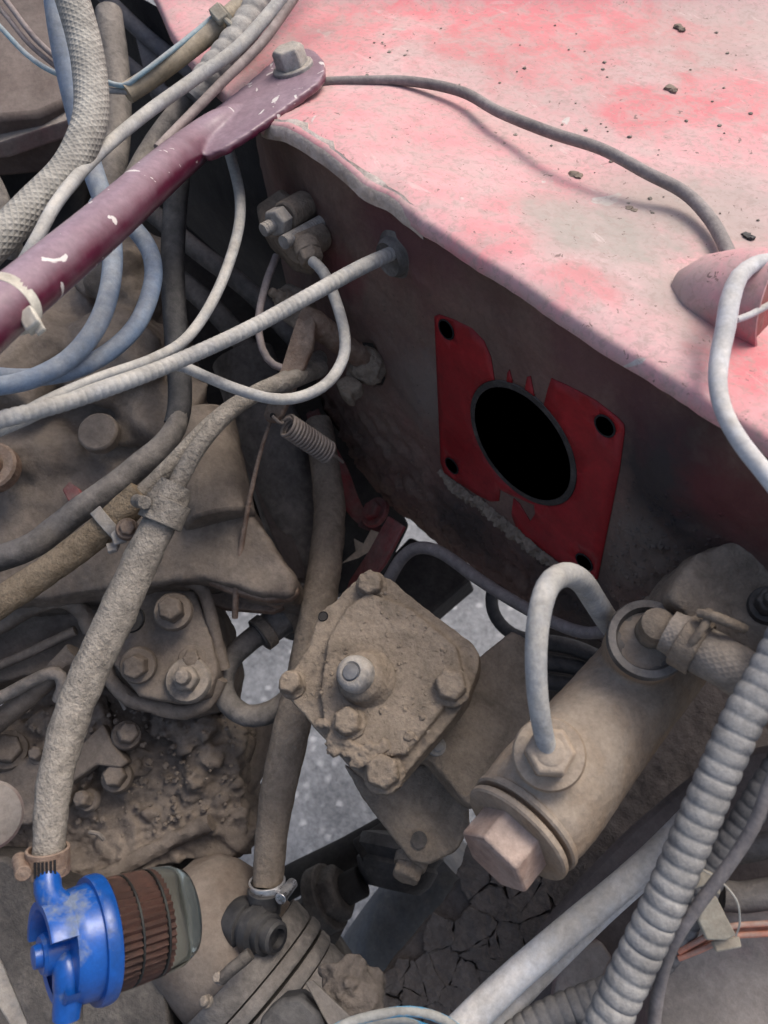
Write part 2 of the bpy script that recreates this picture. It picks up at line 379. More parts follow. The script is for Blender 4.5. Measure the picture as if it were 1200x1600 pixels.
def bolt(parent, x, y, d, n, w, m=None, h=None, washer=1.35, rot=.3, name='hex_bolt', stud=0, disp=0):
    r = px(w, d) / 2; p = P(x, y, d); mt = m or M_engine
    o = bolt_mb(p, n, r, h, 0, rot, stud).build(name, mt, parent, sharp=30, remesh=.0010, smoothit=3, disp=.0007, dscale=.006)
    if washer: lathe(p - nrm(n) * r * .5, n, [(0, r * washer * 1.03), (r * .45, r * washer), (r * .62, r * washer * .93)], 20).build('washer', mt, o, sharp=30)
    return o
def slab(poly, p0, n, thick, mb=None, off=0.0, taper=0.0):
    """polygon drawn on the plane (p0, n), extruded back along -n"""
    n = nrm(n); mb = mb or MB()
    T = [onplane(x, y, np.asarray(p0) + n * off, n) for x, y in poly]
    c = sum(T) / len(T); B = [c + (q - c) * (1 + taper) - n * thick for q in T]
    k = len(T); Fc = [tuple(range(k)), tuple(range(2 * k - 1, k - 1, -1))] + [(i, k + i, k + (i + 1) % k, (i + 1) % k) for i in range(k)]
    bmT = bmesh.new(); vs = [bmT.verts.new(q) for q in T + B]
    for q in Fc:
        try: bmT.faces.new([vs[i] for i in q])
        except ValueError: pass
    bmesh.ops.triangulate(bmT, faces=[q for q in bmT.faces if len(q.verts) > 4])
    bmT.verts.index_update()
    mb.add([np.array(q.co) for q in bmT.verts], [tuple(w.index for w in q.verts) for q in bmT.faces]); bmT.free()
    return mb
def sheet(poly2, holes, to3, step, mb=None, fz=None):
    """flat sheet with holes: constrained triangulation of a polygon, points mapped by to3"""
    pts = [Vector(p) for p in poly2]; ed = [(i, (i + 1) % len(poly2)) for i in range(len(poly2))]
    for h in holes:
        k = len(pts); pts += [Vector(p) for p in h]; ed += [(k + i, k + (i + 1) % len(h)) for i in range(len(h))]
    def inside(p, pl):
        c = False; x, y = p[0], p[1]; j = len(pl) - 1
        for i in range(len(pl)):
            if (pl[i][1] > y) != (pl[j][1] > y) and x < (pl[j][0] - pl[i][0]) * (y - pl[i][1]) / (pl[j][1] - pl[i][1]) + pl[i][0]: c = not c
            j = i
        return c
    x0, x1 = min(p[0] for p in poly2), max(p[0] for p in poly2); y0, y1 = min(p[1] for p in poly2), max(p[1] for p in poly2)
    rng = random.Random(3); x = x0 + step / 2
    while x < x1:
        y = y0 + step / 2
        while y < y1:
            q = (x + rng.uniform(-.25, .25) * step, y + rng.uniform(-.25, .25) * step)
            if inside(q, poly2) and not any(inside(q, h) for h in holes): pts.append(Vector(q))
            y += step
        x += step
    V, E_, Fc, *_ = delaunay_2d_cdt(pts, ed, [], 0, 1e-7)
    keep = []
    for f in Fc:
        c = sum((V[i] for i in f), Vector((0, 0))) / len(f)
        if inside(c, poly2) and not any(inside(c, h) for h in holes): keep.append(tuple(f))
    mb = mb or MB(); return mb.add([to3(p[0], p[1]) for p in V], keep)
def box(c, ax, ay, az, sx, sy, sz, mb=None):
    V = [np.asarray(c) + i * sx / 2 * ax + j * sy / 2 * ay + k * sz / 2 * az for i in (-1, 1) for j in (-1, 1) for k in (-1, 1)]
    Fc = [(0, 1, 3, 2), (4, 6, 7, 5), (0, 4, 5, 1), (2, 3, 7, 6), (0, 2, 6, 4), (1, 5, 7, 3)]
    mb = mb or MB(); return mb.add(V, Fc)
def clampband(p, axis, r, w, t=.0022, mb=None):
    return lathe(np.asarray(p) - nrm(axis) * w / 2, axis, [(0, r), (0, r + t), (w, r + t), (w, r), (0, r)], 32, mb)

def blob(p, r, rng, sq=.6):
    bm = bmesh.new(); bmesh.ops.create_icosphere(bm, subdivisions=2, radius=1)
    o = Vector((rng.random() * 50, 0, 0)); V = []
    for v in bm.verts:
        k = 1 + .55 * noise.noise(v.co * 1.6 + o); V.append(np.array([v.co.x * k * r, v.co.y * k * r, v.co.z * k * r * sq]) + p)
    Fq = [tuple(x.index for x in f.verts) for f in bm.faces]; bm.free(); return V, Fq

# ================================================================ SETTING: ground
g = MB(); GZ = -HC / S
g.add([(-30, -30, GZ), (30, -30, GZ), (30, 30, GZ), (-30, 30, GZ)], [(0, 1, 2, 3)])
go = g.build('ground', M_asphalt, smooth=False); go['kind'] = 'structure'

# ================================================================ CAR BODY
body = thing('car_body', 'faded red car body panel with dusty flat shelf above a grimy inner wall', 'car body', (-.3, WY, -.9))
def zs(x): return -.335 - .11 * x
def shelf(x, y, up=0.0):
    r = ray(x, y); return r * ((-.335 + up) / (r[2] + .11 * r[0]))
# --- lip line of the shelf, left to right
LIPPX = [(180, -120), (215, -55), (245, 2), (262, 42), (288, 82), (330, 130), (372, 165)]
lip = [shelf(*q) for q in LIPPX]
LIPW = [(414, 194), (440, 199), (470, 213), (505, 236), (535, 262), (570, 290), (605, 306), (640, 334), (690, 368), (745, 402), (800, 436), (850, 470), (920, 517), (1000, 566), (1080, 616), (1140, 652), (1200, 692), (1330, 775), (1450, 852), (1600, 945), (1760, 1045)]
lip += [wall(x, y, .012) for x, y in LIPW]
LC = spline([list(q) + [0] for q in lip], .006)[:, :3]
c0, c1 = shelf(640, 28), shelf(1120, 40)
def cowl(x): return c0[1] + (c1[1] - c0[1]) * (x - c0[0]) / (c1[0] - c0[0])
prof = [(.018, -.013), (.002, -.0115), (-.0005, -.009), (0, -.004), (.0008, -.0008), (.0025, .0012), (.005, .0020), (.018, .0034)]
dys = [.018 + .012 * k for k in range(1, 62)]
V, Fc = [], []
for p in LC:
    for dy, dz in prof: V.append((p[0], p[1] + dy, p[2] + dz + .0022 * noise.noise(Vector((p[0] * 28, 3, 1))) + .0012 * noise.noise(Vector((p[0] * 90, 3, 7)))))
    for dy in dys:
        b = min(1, dy / .16); b = b * b * (3 - 2 * b); y = p[1] + dy
        z = (p[2] + .0035) * (1 - b) + (zs(p[0]) + .004) * b + .007 * noise.noise(Vector((p[0] * 6, y * 6, 0))) * b + .0015 * noise.noise(Vector((p[0] * 22, y * 22, 5)))
        e = y - cowl(p[0])
        if e > 0: z += 3.2 * e * e if e < .09 else 3.2 * .0081 + .58 * (e - .09)
        V.append((p[0], y, z))
k = len(prof) + len(dys)
for i in range(len(LC) - 1):
    for j in range(k - 1): Fc.append((i * k + j, i * k + j + 1, (i + 1) * k + j + 1, (i + 1) * k + j))
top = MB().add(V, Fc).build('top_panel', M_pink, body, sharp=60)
top['label'] = 'pink faded top shelf with grey dust patches'
# --- bare rusty edge strip at the torn corner of the lip
strip = MB(); V, Fc = [], []
seg = [p for p in LC if -.60 < p[0] < -.395 and p[1] < WY + .01]
for i, p in enumerate(seg):
    t = i / (len(seg) - 1); et = min(1, 9 * (1 - t), 9 * t); wdt = max(.0006, .0058 * math.sin(math.pi * min(1, t + .05)) ** .6 * (.55 + 1.3 * noise.noise(Vector((p[0] * 34, 0, 0))) + .7 * noise.noise(Vector((p[0] * 120, 5, 0)))))
    zz = p[2] + .0022 * noise.noise(Vector((p[0] * 28, 3, 1))) + .0012 * noise.noise(Vector((p[0] * 90, 3, 7)))
    for dy, dz in ((.004, -.0128), (-.0016, -.0105), (-.0014, -.006), (.0006, -.0005), (.0045, .0016), (.005 + wdt, .0030 + wdt * .12), (.0055 + wdt, .0010)):
        V.append((p[0], p[1] + dy + .0022 * (1 - et), zz + dz - .0024 * (1 - et)))
for i in range(len(seg) - 1):
    for j in range(6): Fc.append((i * 7 + j, i * 7 + j + 1, (i + 1) * 7 + j + 1, (i + 1) * 7 + j))
q = strip.add(V, Fc).build('bare_edge', M_bare, body, sharp=70); q['label'] = 'pale bare metal edge where paint has flaked off'

# --- inner wall with the big round opening, bolt holes and linkage slot
def w2(x, y): p = wall(x, y); return (p[0], p[2])
lipw = [w2(x, y - 6) for x, y in LIPW[:-1]]
outl = [(1600, 1330), (1400, 1130), (1200, 1030), (1060, 1030), (960, 1000), (880, 962), (800, 925), (740, 893), (690, 866), (645, 838), (607, 816), (585, 790), (562, 742), (535, 690), (505, 640), (470, 575), (430, 500), (390, 430), (345, 350), (318, 285), (325, 235), (375, 205)]
wpoly = lipw + [w2(*q) for q in outl]
cc = w2(818, 692)
r1 = np.linalg.norm(np.array(w2(735, 640)) - cc); 
HR = .0548
circ = lambda c, r, n: [(c[0] + r * math.cos(2 * math.pi * i / n), c[1] + r * math.sin(2 * math.pi * i / n)) for i in range(n)]
bh = [w2(702, 512), w2(950, 662), w2(710, 725), w2(917, 875)]
slot = [w2(*q) for q in ((566, 530), (588, 533), (602, 556), (607, 588), (601, 600), (588, 602), (578, 580), (570, 555))]
pc = [w2(*q) for q in ((683, 490), (980, 662), (936, 906), (693, 732))]
px0, px1 = min(q[0] for q in pc) - .004, max(q[0] for q in pc) + .004; pz0, pz1 = min(q[1] for q in pc) - .006, max(q[1] for q in pc) + .004
lump = w2(1060, 738)
def wy(x, z):
    dx = max(px0 - x, x - px1, 0); dz = max(pz0 - z, z - pz1, 0); e = min(1, math.hypot(dx, dz) / .02)
    low = min(1, max(0, (-.48 - z) / .12)); right = min(1, max(0, (x + .22) / .06)) * min(1, max(0, (-.40 - z) / .05))
    a = .0012 + .0085 * max(low, right) * (.5 + .9 * abs(noise.noise(Vector((x * 16, z * 16, 4)))))
    h = a * (noise.noise(Vector((x * 70, z * 70, 0))) + .8 * noise.noise(Vector((x * 170, z * 170, 3)))) + .004 * noise.noise(Vector((x * 12, z * 12, 9)))
    h += .010 * math.exp(-((x - lump[0]) ** 2 + (z - lump[1]) ** 2) / .0011)
    h += .010 * right
    y = WY - h * e - .002 * e
    zb = -.60 - .0 * x
    if z < zb: y += (zb - z) ** 2 * 3.0
    if x < -.50: y += (-.50 - x) ** 2 * 1.2
    return y
wm = sheet(wpoly, [circ(cc, HR, 64), slot] + [circ(b, .0078, 20) for b in bh], lambda x, z: (x, wy(x, z), z), .0048)
def wp(x, y): p = wall(x, y); return (p[0], wy(p[0], p[2]), p[2])
patches(M_wall, [(wp(x, y), r, c, k) for x, y, r, c, k in (
    (1055, 740, .065, (.035, .028, .028), .95), (1160, 770, .04, (.16, .03, .03), .6), (960, 560, .06, (.12, .04, .045), .6), (640, 340, .06, (.13, .04, .05), .6), (540, 420, .03, (.20, .04, .05), .6), (740, 820, .05, (.06, .05, .045), .8), (900, 930, .06, (.05, .042, .04), .85), (700, 640, .05, (.19, .16, .14), .5), (1000, 850, .045, (.17, .145, .12), .6), (650, 600, .05, (.18, .15, .13), .5))], False)
rg = random.Random(77); grit = MB()
for i in range(2600):
    k_ = rg.random()
    if k_ < .45: x, y = rg.gauss(1000, 60), rg.gauss(860, 55)
    elif k_ < .75: t = rg.random(); x, y = 610 + 290 * t + rg.gauss(0, 14), 740 + 170 * t + rg.gauss(0, 26)
    else: x, y = rg.uniform(600, 700), rg.uniform(450, 800)
    p = wp(x, y)
    if p[2] > pz0 - .002 and px0 - .002 < p[0] < px1 + .002 and p[2] < pz1: continue
    if p[2] < -.66 or p[0] > -.06: continue
    r_ = rg.choice([.0005, .0006, .0007, .0009, .0011, .0016]) * (1.35 if k_ < .45 else 1)
    V_, F_ = blob(np.array(p) - YU * .001, r_, rg, .8); grit.add(V_, F_)
q = grit.build('wall_grit', M_wall, body); q['kind'] = 'stuff'
wo = wm.build('inner_wall', M_wall, body, sharp=80); wo['label'] = 'grimy dark maroon inner wall below the shelf'
md = wo.modifiers.new('thick', 'SOLIDIFY'); md.thickness = .003; md.offset = 0
# --- clean red mounting face (where a unit has been taken off)
FACE = [(683, 492), (690, 489), (715, 497), (742, 510), (760, 530), (771, 556), (776, 588), (779, 606), (795, 601), (797, 580), (800, 575), (804, 590), (806, 612), (822, 616), (828, 586), (833, 585), (838, 612), (843, 632), (853, 634), (860, 606), (866, 588), (874, 592), (895, 601), (935, 622), (968, 648), (979, 660), (980, 672), (972, 730), (958, 800), (944, 868), (937, 902), (928, 906), (908, 897), (880, 878), (838, 846), (812, 826), (803, 802), (806, 776), (815, 784), (832, 812), (840, 800), (838, 786), (800, 770), (785, 762), (783, 780), (770, 781), (748, 770), (720, 752), (697, 736), (692, 720), (688, 620)]
fpoly = [w2(*q) for q in FACE]
fm = sheet(fpoly, [circ(cc, HR + .001, 64)] + [circ(b, .0082, 20) for b in bh], lambda x, z: (x, WY - .0026, z), .012)
fo = fm.build('mounting_face', M_red, body, sharp=80); fo['label'] = 'clean bright red square mounting face with round opening and four bolt holes'
md = fo.modifiers.new('thick', 'SOLIDIFY'); md.thickness = .0006; md.offset = 0
# collar of the round opening, going into the car
lathe((cc[0], WY - .0035, cc[1]), YU, [(0, HR - .0040), (0, HR + .0005), (.004, HR + .001), (.13, HR + .001), (.13, HR - .003), (.02, HR - .0035), (.017, HR - .0055), (.0, HR - .0045)], 64).build('opening_collar', M_engdark, body)
cyl((cc[0], WY + .128, cc[1]), YU, .004, HR + .02, 48).build('opening_backing', M_dark, body)  # cap added to shut out light from behind the opening
for dz, dx, rr in ((.01, .005, .02), (-.02, .03, .012)):
    cyl((cc[0] + dx, WY + .06, cc[1] + dz), nrm((.3, 1, -.1)), .068, rr, 24).build('inner_rod', M_dark, body)
for b in bh:
    cyl((b[0], WY + .012, b[1]), YU, .004, .012, 20).build('bolt_hole_backing', M_dark, body)
    lathe((b[0], WY - .0036, b[1]), YU, [(0, .0074), (0, .0088), (.014, .0088), (.014, .0074), (0, .0074)], 24).build('bolt_hole_rim', M_dark, body)
# mud ridge along the lower edge of the mounting face
A = []
for x, y, r in ((688, 735, .003), (705, 752, .0055), (730, 772, .006), (757, 790, .0065), (785, 813, .006), (812, 836, .0065), (838, 858, .006), (868, 880, .0045), (905, 905, .003), (936, 915, .002)):
    p = wall(x, y, .002); A.append([*p, r])
tube3(A, .0016, 14, lumps(.8, 170)).build('mud_ridge', M_mud, body)
# dark sheet added behind the left end of the wall to stand for shade
MB().add([(-1.75, WY + .115, -.20), (-.50, WY + .115, -.325), (-.44, WY + .17, -.62), (-.50, WY + .10, -.80), (-1.75, WY + .10, -.80)], [(0, 1, 2, 3, 4)]).build('wall_blocker', M_dark, body, smooth=False)
# red flange hanging under the lower left corner of the wall
fl = MB(); A = [wall(x, y, .004) for x, y in ((498, 640), (520, 690), (543, 735), (562, 785), (585, 818), (612, 826))]
V, Fc = [], []
C = spline([list(p) + [0] for p in A], .006)[:, :3]
for i, p in enumerate(C):
    t = i / (len(C) - 1); wd = .010 + .026 * math.sin(math.pi * t) + .003 * noise.noise(Vector((i * .5, 0, 0)))
    for a, b in ((0, 0), (.3, .010), (.7, .013), (1, .006)):
        V.append(p - XU * wd * a - YU * (b) + ZU * (-.004 * a))
for i in range(len(C) - 1):
    for j in range(3): Fc.append((i * 4 + j, i * 4 + j + 1, (i + 1) * 4 + j + 1, (i + 1) * 4 + j))
q = fl.add(V, Fc).build('side_flange', M_redst, body, sharp=70); md = q.modifiers.new('thick', 'SOLIDIFY'); md.thickness = .002; q['label'] = 'dusty red folded flange on the wall edge'
# red bracket strip reaching down from it
pA = P(603, 812, .80); nb = cv(-.75, .25, .5)
slab([(606, 806), (630, 822), (600, 880), (558, 935), (541, 922), (545, 908), (575, 862)], P(585, 865, .80), nb, .004).build('support_strip', M_redst, body, bevel=.001)
# bolt left standing in the flange
bolt_mb(wall(585, 800, .016), cv(-.6, .4, .6), .012, washer=1.5).build('flange_bolt', M_redst, body, bevel=.001)
# bulged rim around the lamp wire passage at the right of the shelf
ax = cv(.74, -.30, .60); c = P(1216, 474, .478); R = px(84, .478)
dm = lathe(c - ax * .066, ax, [(0, .004), (.004, R * .40), (.018, R * .72), (.040, R * .92), (.062, R), (.066, R * 1.03), (.0665, R * .99), (.062, R * .955)], 56)
q = dm.build('wire_cowl', M_pink, body, sharp=60, disp=.0008, dscale=.03); q['label'] = 'round pink bulge with an open mouth on the shelf'
lathe(c - ax * .066, ax, [(.003, .003), (.007, R * .36), (.020, R * .68), (.042, R * .88), (.063, R * .96)], 48).build('cowl_lining', M_redst, q)
# cable grommet in the wall
pg = wall(622, 397, 0.0)
lathe(pg - YU * .010, YU, [(0, .0115), (-.001, .0135), (.002, .0155), (.006, .016), (.008, .020), (.011, .020)], 32).build('grommet', M_rubbrown, body)

# crumbs lying on the shelf
rng = random.Random(11); top_v = {}
def shelfpt(x, y):
    p = shelf(x, y)
    return p + ZU * (.004 + .007 * noise.noise(Vector((p[0] * 6, p[1] * 6, 0))) + .0015 * noise.noise(Vector((p[0] * 22, p[1] * 22, 5))))
cr = MB()
for i in range(330):
    r_ = rng.random()
    if r_ < .45: x, y = rng.gauss(930, 45), rng.gauss(375, 28)
    elif r_ < .62: x, y = rng.gauss(860, 35), rng.gauss(345, 14)
    else: x, y = rng.uniform(560, 1195), rng.uniform(45, 560)
    if y > 0.62 * x - 80: continue
    cr.add(*blob(shelfpt(x, y) + ZU * .0004, rng.choice([.0006, .0008, .0011, .0017]), rng))
q = cr.build('mud_crumbs', M_mudhose); q['label'] = 'tiny crumbs of dried mud scattered over the pink shelf'; q['category'] = 'dirt'; q['kind'] = 'stuff'
for x, y, r, lb in ((897, 274, .0058, 'dark mud clod beside the dusty patch on the pink shelf'), (1058, 51, .0062, 'crumpled brown leaf scrap high on the pink shelf'), (1045, 146, .0062, 'flat dry seed husk lying on the pink shelf'), (982, 336, .0045, 'small mud clod in the middle of the grey dust patch'), (1163, 384, .0045, 'black chip lying just above the round pink bulge')):
    mb = MB(); mb.add(*blob(shelfpt(x, y) + ZU * r * .2, r * .72, rng, .45)); mb.add(*blob(shelfpt(x + 6, y + 4) + ZU * r * .2, r * .6, rng, .5))
    tag(mb.build('mud_clod', M_engine if 'black' not in lb else M_black), lb, 'debris', 'bits lying on the shelf')

# ================================================================ ENGINE
VIEW = cv(0, 0, 1)
ne = nrm(.6 * ZU + .8 * VIEW)
eng = thing('engine_block', 'large mud coated engine casting with bolted covers and brackets', 'engine', P(200, 1150, 1.15))
PE = P(150, 750, .715)
m = slab([(-460, 450), (60, 420), (200, 385), (255, 430), (285, 560), (322, 655), (352, 720), (392, 800), (462, 905), (452, 930), (400, 928), (320, 905), (230, 912), (80, 935), (-460, 990)], PE, ne, .10)
for x, y, d, r, q in ((40, 560, .74, .06, .7), (180, 560, .73, .055, .7), (60, 700, .745, .06, .6), (250, 650, .735, .045, .7), (200, 430, .76, .05, .8), (140, 860, .745, .05, .6)):
    m.add(*blob(P(x, y, d), r, rng, q))
m.build('cylinder_casting', M_engine, eng, remesh=.0042, smoothit=3, disp=.0035, dscale=.03)
cyl(P(160, 682, .70), ne, .012, px(64, .69) / 2, 28).build('core_plug', M_engine, eng, bevel=.002, sharp=30)
lathe(P(-8, 732, .69) - ne * .004, ne, [(0, px(80, .68) / 2), (.010, px(80, .68) / 2), (.012, px(72, .68) / 2), (.011, px(40, .68) / 2), (.016, px(36, .68) / 2), (.016, .001)], 32).build('pulley_washer', M_rust, eng, sharp=30)
q = slab([(97, 765), (108, 752), (122, 762), (133, 780), (120, 788), (106, 782)], P(112, 770, .694), ne, .006).build('paint_spot', M_redst, eng, bevel=.001); q['label'] = 'small patch of red paint'
# upright boss and triangular bracket
tube3(rows([(312, 660, .735, 110), (330, 740, .715, 108), (345, 818, .70, 112)], 100), .006, 28, lumps(.03, 40)).build('mount_boss', M_engine, eng, bevel=.003, sharp=50)
nb = nrm(.8 * ZU + .5 * VIEW)
slab([(300, 838), (350, 800), (372, 770), (395, 800), (462, 905), (466, 922), (455, 934), (420, 938), (360, 925), (315, 905), (280, 900)], P(390, 880, .70), nb, .012).build('mount_bracket', M_rust, eng, bevel=.002, remesh=.002, smoothit=2, disp=.0012, dscale=.02)
slab([(318, 912), (372, 928), (432, 940), (444, 948), (425, 956), (350, 950), (322, 940)], P(390, 940, .735), nb, .010).build('bracket_lip', M_rust, eng, bevel=.002)
bolt(eng, 432, 930, .715, cv(.4, .4, .8), 28, M_rust)
# casting below: recessed window, ribs, teardrop cover
PL = P(180, 1000, .735)
m = slab([(-460, 960), (60, 935), (240, 900), (305, 905), (335, 960), (352, 1045), (338, 1100), (285, 1120), (200, 1100), (150, 1050), (110, 1040), (-460, 1170)], PL, ne, .09)
m.build('gearbox_casting', M_engine, eng, remesh=.0035, smoothit=2, disp=.0025, dscale=.025)
def rib(pts, w, mt=M_engine): return tube3(rows(pts, w), .004, 12, lumps(.12, 60)).build('casting_rib', mt, eng)
rib([(-60, 1000, .715), (0, 978, .715), (50, 950, .715), (95, 938, .715), (125, 952, .715), (142, 985, .72)], 26)
rib([(-60, 965, .715), (30, 935, .712), (110, 912, .712), (200, 905, .71), (290, 908, .71), (318, 925, .71), (330, 965, .712), (350, 1045, .715)], 20)
rib([(160, 1020, .71), (172, 1060, .71), (200, 1090, .71), (240, 1103, .71), (285, 1112, .71), (322, 1098, .71), (345, 1060, .71)], 24)
rib([(-60, 1175, .71), (0, 1125, .71), (60, 1075, .71), (118, 1018, .71)], 34)
rib([(-40, 1112, .695), (20, 1080, .695), (78, 1052, .695), (98, 1064, .697), (92, 1095, .70)], 20, M_steel)
rib([(-60, 1065, .72), (40, 1022, .72), (118, 985, .72)], 16)
m = slab([(150, 955), (235, 915), (305, 922), (332, 1000), (340, 1050), (325, 1088), (285, 1100), (215, 1088), (178, 1040)], P(250, 1010, .705), ne, .03)
m.build('teardrop_cover', M_engine, eng, remesh=.0025, smoothit=3, disp=.0012, dscale=.015)
lathe(P(206, 968, .692), ne, [(.002, .0001), (.002, px(17, .7) / 1), (.0035, px(20, .7)), (0, px(21, .7))], 20).build('oil_hole', M_dark, eng)
bolt(eng, 270, 955, .69, cv(.1, .25, .9), 40, washer=1.5, h=.02)
bolt(eng, 215, 1040, .69, cv(.1, .1, .9), 38, washer=1.5, h=.02)
bolt(eng, 293, 1062, .69, cv(0, .3, .9), 42, washer=1.7, h=.012, stud=.012, m=M_steel, name='stud_nut')
bolt(eng, 300, 1030, .70, cv(0, .3, .9), 28, washer=1.6)
# mud caked lower casting
m = slab([(-460, 1150), (20, 1100), (130, 1060), (210, 1100), (290, 1120), (350, 1110), (385, 1140), (372, 1230), (392, 1300), (370, 1335), (280, 1345), (180, 1380), (140, 1480), (-460, 1560)], P(200, 1220, .755), nrm(.5 * ZU + .85 * VIEW), .10)
r3 = random.Random(5)
for i in range(60):
    x, y = r3.uniform(20, 370), r3.uniform(1110, 1330)
    m.add(*blob(P(x, y, .757), r3.uniform(.008, .022), r3, .7))
m.build('sump_casting', M_engine, eng, remesh=.003, smoothit=1, disp=.0075, dscale=.016)
for x, y, w in ((198, 1148, 34), (182, 1214, 36), (12, 1172, 46), (138, 1250, 26), (60, 1180, 22)):
    bolt(eng, x, y, .735, cv(r3.uniform(-.4, .4), .4, .8), w, M_engine, h=.014, rot=r3.random())
slab([(120, 1170), (160, 1130), (178, 1165), (200, 1190), (188, 1200), (150, 1195), (110, 1225), (70, 1240)], P(140, 1180, .725), nrm(.7 * ZU + .6 * VIEW + .2 * XU), .02).build('casting_web', M_engine, eng, bevel=.002, disp=.001)
slab([(20, 1190), (80, 1165), (115, 1220), (100, 1262), (40, 1290), (-20, 1290), (-40, 1230)], P(50, 1230, .725), ne, .02).build('side_cover', M_engine, eng, bevel=.003, remesh=.0025, disp=.002, smoothit=2)
tube3(rows([(130, 1390, .735), (185, 1358, .735), (245, 1325, .735), (330, 1285, .73)], 26), .004, 10, lumps(.25, 80)).build('gasket_rail', M_engine, eng)
for a, b in (((140, 1300), (162, 1312)), ((160, 1062), (196, 1108))):
    tube3(rows([(a[0], a[1], .72), ((a[0] + b[0]) / 2 + 3, (a[1] + b[1]) / 2 - 3, .718), (b[0], b[1], .72)], 7), .004, 8).build('debris_twig', M_steel, eng)
rg = random.Random(5); gm = MB()
for i in range(520):
    x, y = rg.uniform(20, 370), rg.uniform(1110, 1350)
    gm.add(*blob(P(x, y, .742 + rg.uniform(-.004, .012)), rg.choice([.0008, .001, .0014, .002, .003]), rg, .6))
q = gm.build('sump_grit', M_engine, eng); q['kind'] = 'stuff'
# dark web between sump and steering box
slab([(345, 1115), (400, 1120), (445, 1100), (440, 1150), (395, 1235), (372, 1260), (360, 1200)], P(400, 1160, .80), nrm(.5 * ZU + .7 * VIEW), .02).build('brace_web', M_engine, eng, bevel=.002, disp=.001)
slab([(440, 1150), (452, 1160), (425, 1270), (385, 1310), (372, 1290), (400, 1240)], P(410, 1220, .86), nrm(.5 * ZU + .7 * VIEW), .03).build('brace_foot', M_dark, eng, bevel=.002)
slab([(120, 1390), (260, 1330), (385, 1290), (400, 1310), (330, 1350), (250, 1420), (230, 1560), (100, 1560)], P(230, 1410, .82), ne, .05).build('sump_dark_flange', M_engdark, eng, bevel=.003, remesh=.003, disp=.002)  # dark slab below the sump

# steering column tube and channel behind the bracket
q = hose('exhaust_pipe', 'wide smooth grey brown pipe running down behind the hanging wire rod', 'pipe', [(380, 560, .90, 100), (410, 640, .89, 105), (440, 740, .875, 105), (468, 840, .86, 95), (478, 900, .85, 80), (480, 990, .86, 76)], 100, M_rubbrown, lumps(.02, 20), seg=28)
q = slab([(352, 640), (376, 640), (420, 740), (468, 868), (478, 905), (452, 905), (410, 800)], P(410, 770, .845), cv(-.2, .2, .9), .05).build('heat_shield', M_brown, bevel=.002)
tag(q, 'narrow brown channel strip lying along the wide grey pipe', 'bracket')
# darker pipes below the left end of the bulkhead
for pts, w, lb in (([(200, 300, .93), (300, 385, .91), (390, 455, .90), (470, 540, .88)], 30, 'upper of two dusty steel pipes crossing the dark gap behind the cables'),
                   ([(230, 400, .95), (320, 470, .93), (400, 560, .91), (430, 610, .90)], 34, 'lower of two dusty steel pipes crossing the dark gap behind the cables')):
    hose('steel_pipe', lb, 'pipe', pts, w, M_rubbrown)
q = slab([(40, 430), (150, 330), (235, 300), (480, 520), (540, 660), (530, 890), (430, 880), (360, 760), (250, 600)], P(300, 450, 1.04), cv(.2, .3, .9), .04).build('gap_blocker', M_dark, bevel=.003)  # dark sheet added to block the ground and darken the gap
tag(q, 'added dark sheet standing for the shade behind the upright black hose', 'panel')

# ================================================================ BACKGROUND, upper left
q = thing('air_cleaner', 'dusty brown flat sided housing with a projecting ledge behind the blue hose', 'housing', P(40, 150, .95))
slab([(-460, -120), (60, -120), (118, 80), (122, 150), (60, 178), (-460, 220)], P(40, 60, .86), cv(.1, .35, .9), .08).build('housing_side', M_brown, q, bevel=.006)
slab([(-460, 235), (0, 188), (104, 164), (110, 186), (0, 223), (-460, 262)], P(40, 195, .84), nrm(.7 * ZU + .7 * VIEW), .02).build('ledge', M_sediment, q, bevel=.003)
q = slab([(-460, 200), (130, 130), (140, 260), (120, 420), (-460, 500)], P(40, 280, .98), VIEW, .05).build('ledge_blocker', M_dark, bevel=.004)  # dark sheet added so the gap under the ledge stays black
tag(q, 'added dark sheet standing for the shade under the ledge', 'tray')
hose('dash_cable', 'short stub of dusty grey tube beside the braided hose', 'cable', [(-40, 240, .60), (-6, 300, .60), (14, 360, .60), (20, 400, .61)], 32, M_rubbrown)
for pts, w, lb in (([(130, -40, .98), (215, 45, .97), (300, 115, .95), (330, 150, .95)], 24, 'dark grey rod slanting behind the tan wire loom'),
                   ([(150, 60, .99), (205, 105, .98), (262, 150, .96)], 22, 'shorter dark rod ending beside the flat bracket behind the loom')):
    hose('wiper_rod', lb, 'rod', pts, w, M_bluegrey)
q = slab([(205, 30), (240, 60), (262, 150), (235, 150), (222, 100)], P(235, 90, .97), VIEW, .012).build('wiper_bracket', M_bluegrey, bevel=.001); tag(q, 'flat dark bracket between the slanting rods', 'bracket')

# ================================================================ STRUT
strut = thing('strut_brace', 'maroon tubular strut brace with flattened end bolted to the shelf', 'strut', P(200, 320, .56))
eA, eB = P(460, 100, .695), P(300, 227, .635)
t_ = nrm(eA - eB); nS = np.cross(t_, np.cross(ZU, t_)); nS = nrm(nS); nS = nS if nS[2] > 0 else -nS
nS = nrm(nS + .12 * np.cross(ZU, t_))
m = tube3(rows([(-80, 562, .395, 94), (0, 487, .42, 88), (150, 361, .495, 75), (250, 272, .575, 65), (300, 230, .635, 58), (345, 195, .658, 48), (375, 170, .668, 20)], 80), .01, 32)
slab([(300, 195), (340, 165), (385, 130), (428, 92), (445, 76), (468, 71), (492, 78), (506, 94), (507, 112), (496, 128), (440, 170), (390, 205), (350, 230), (320, 242)], eA, nS, .007, m)
m.build('strut_tube', M_strut, strut, remesh=.0016, smoothit=6)
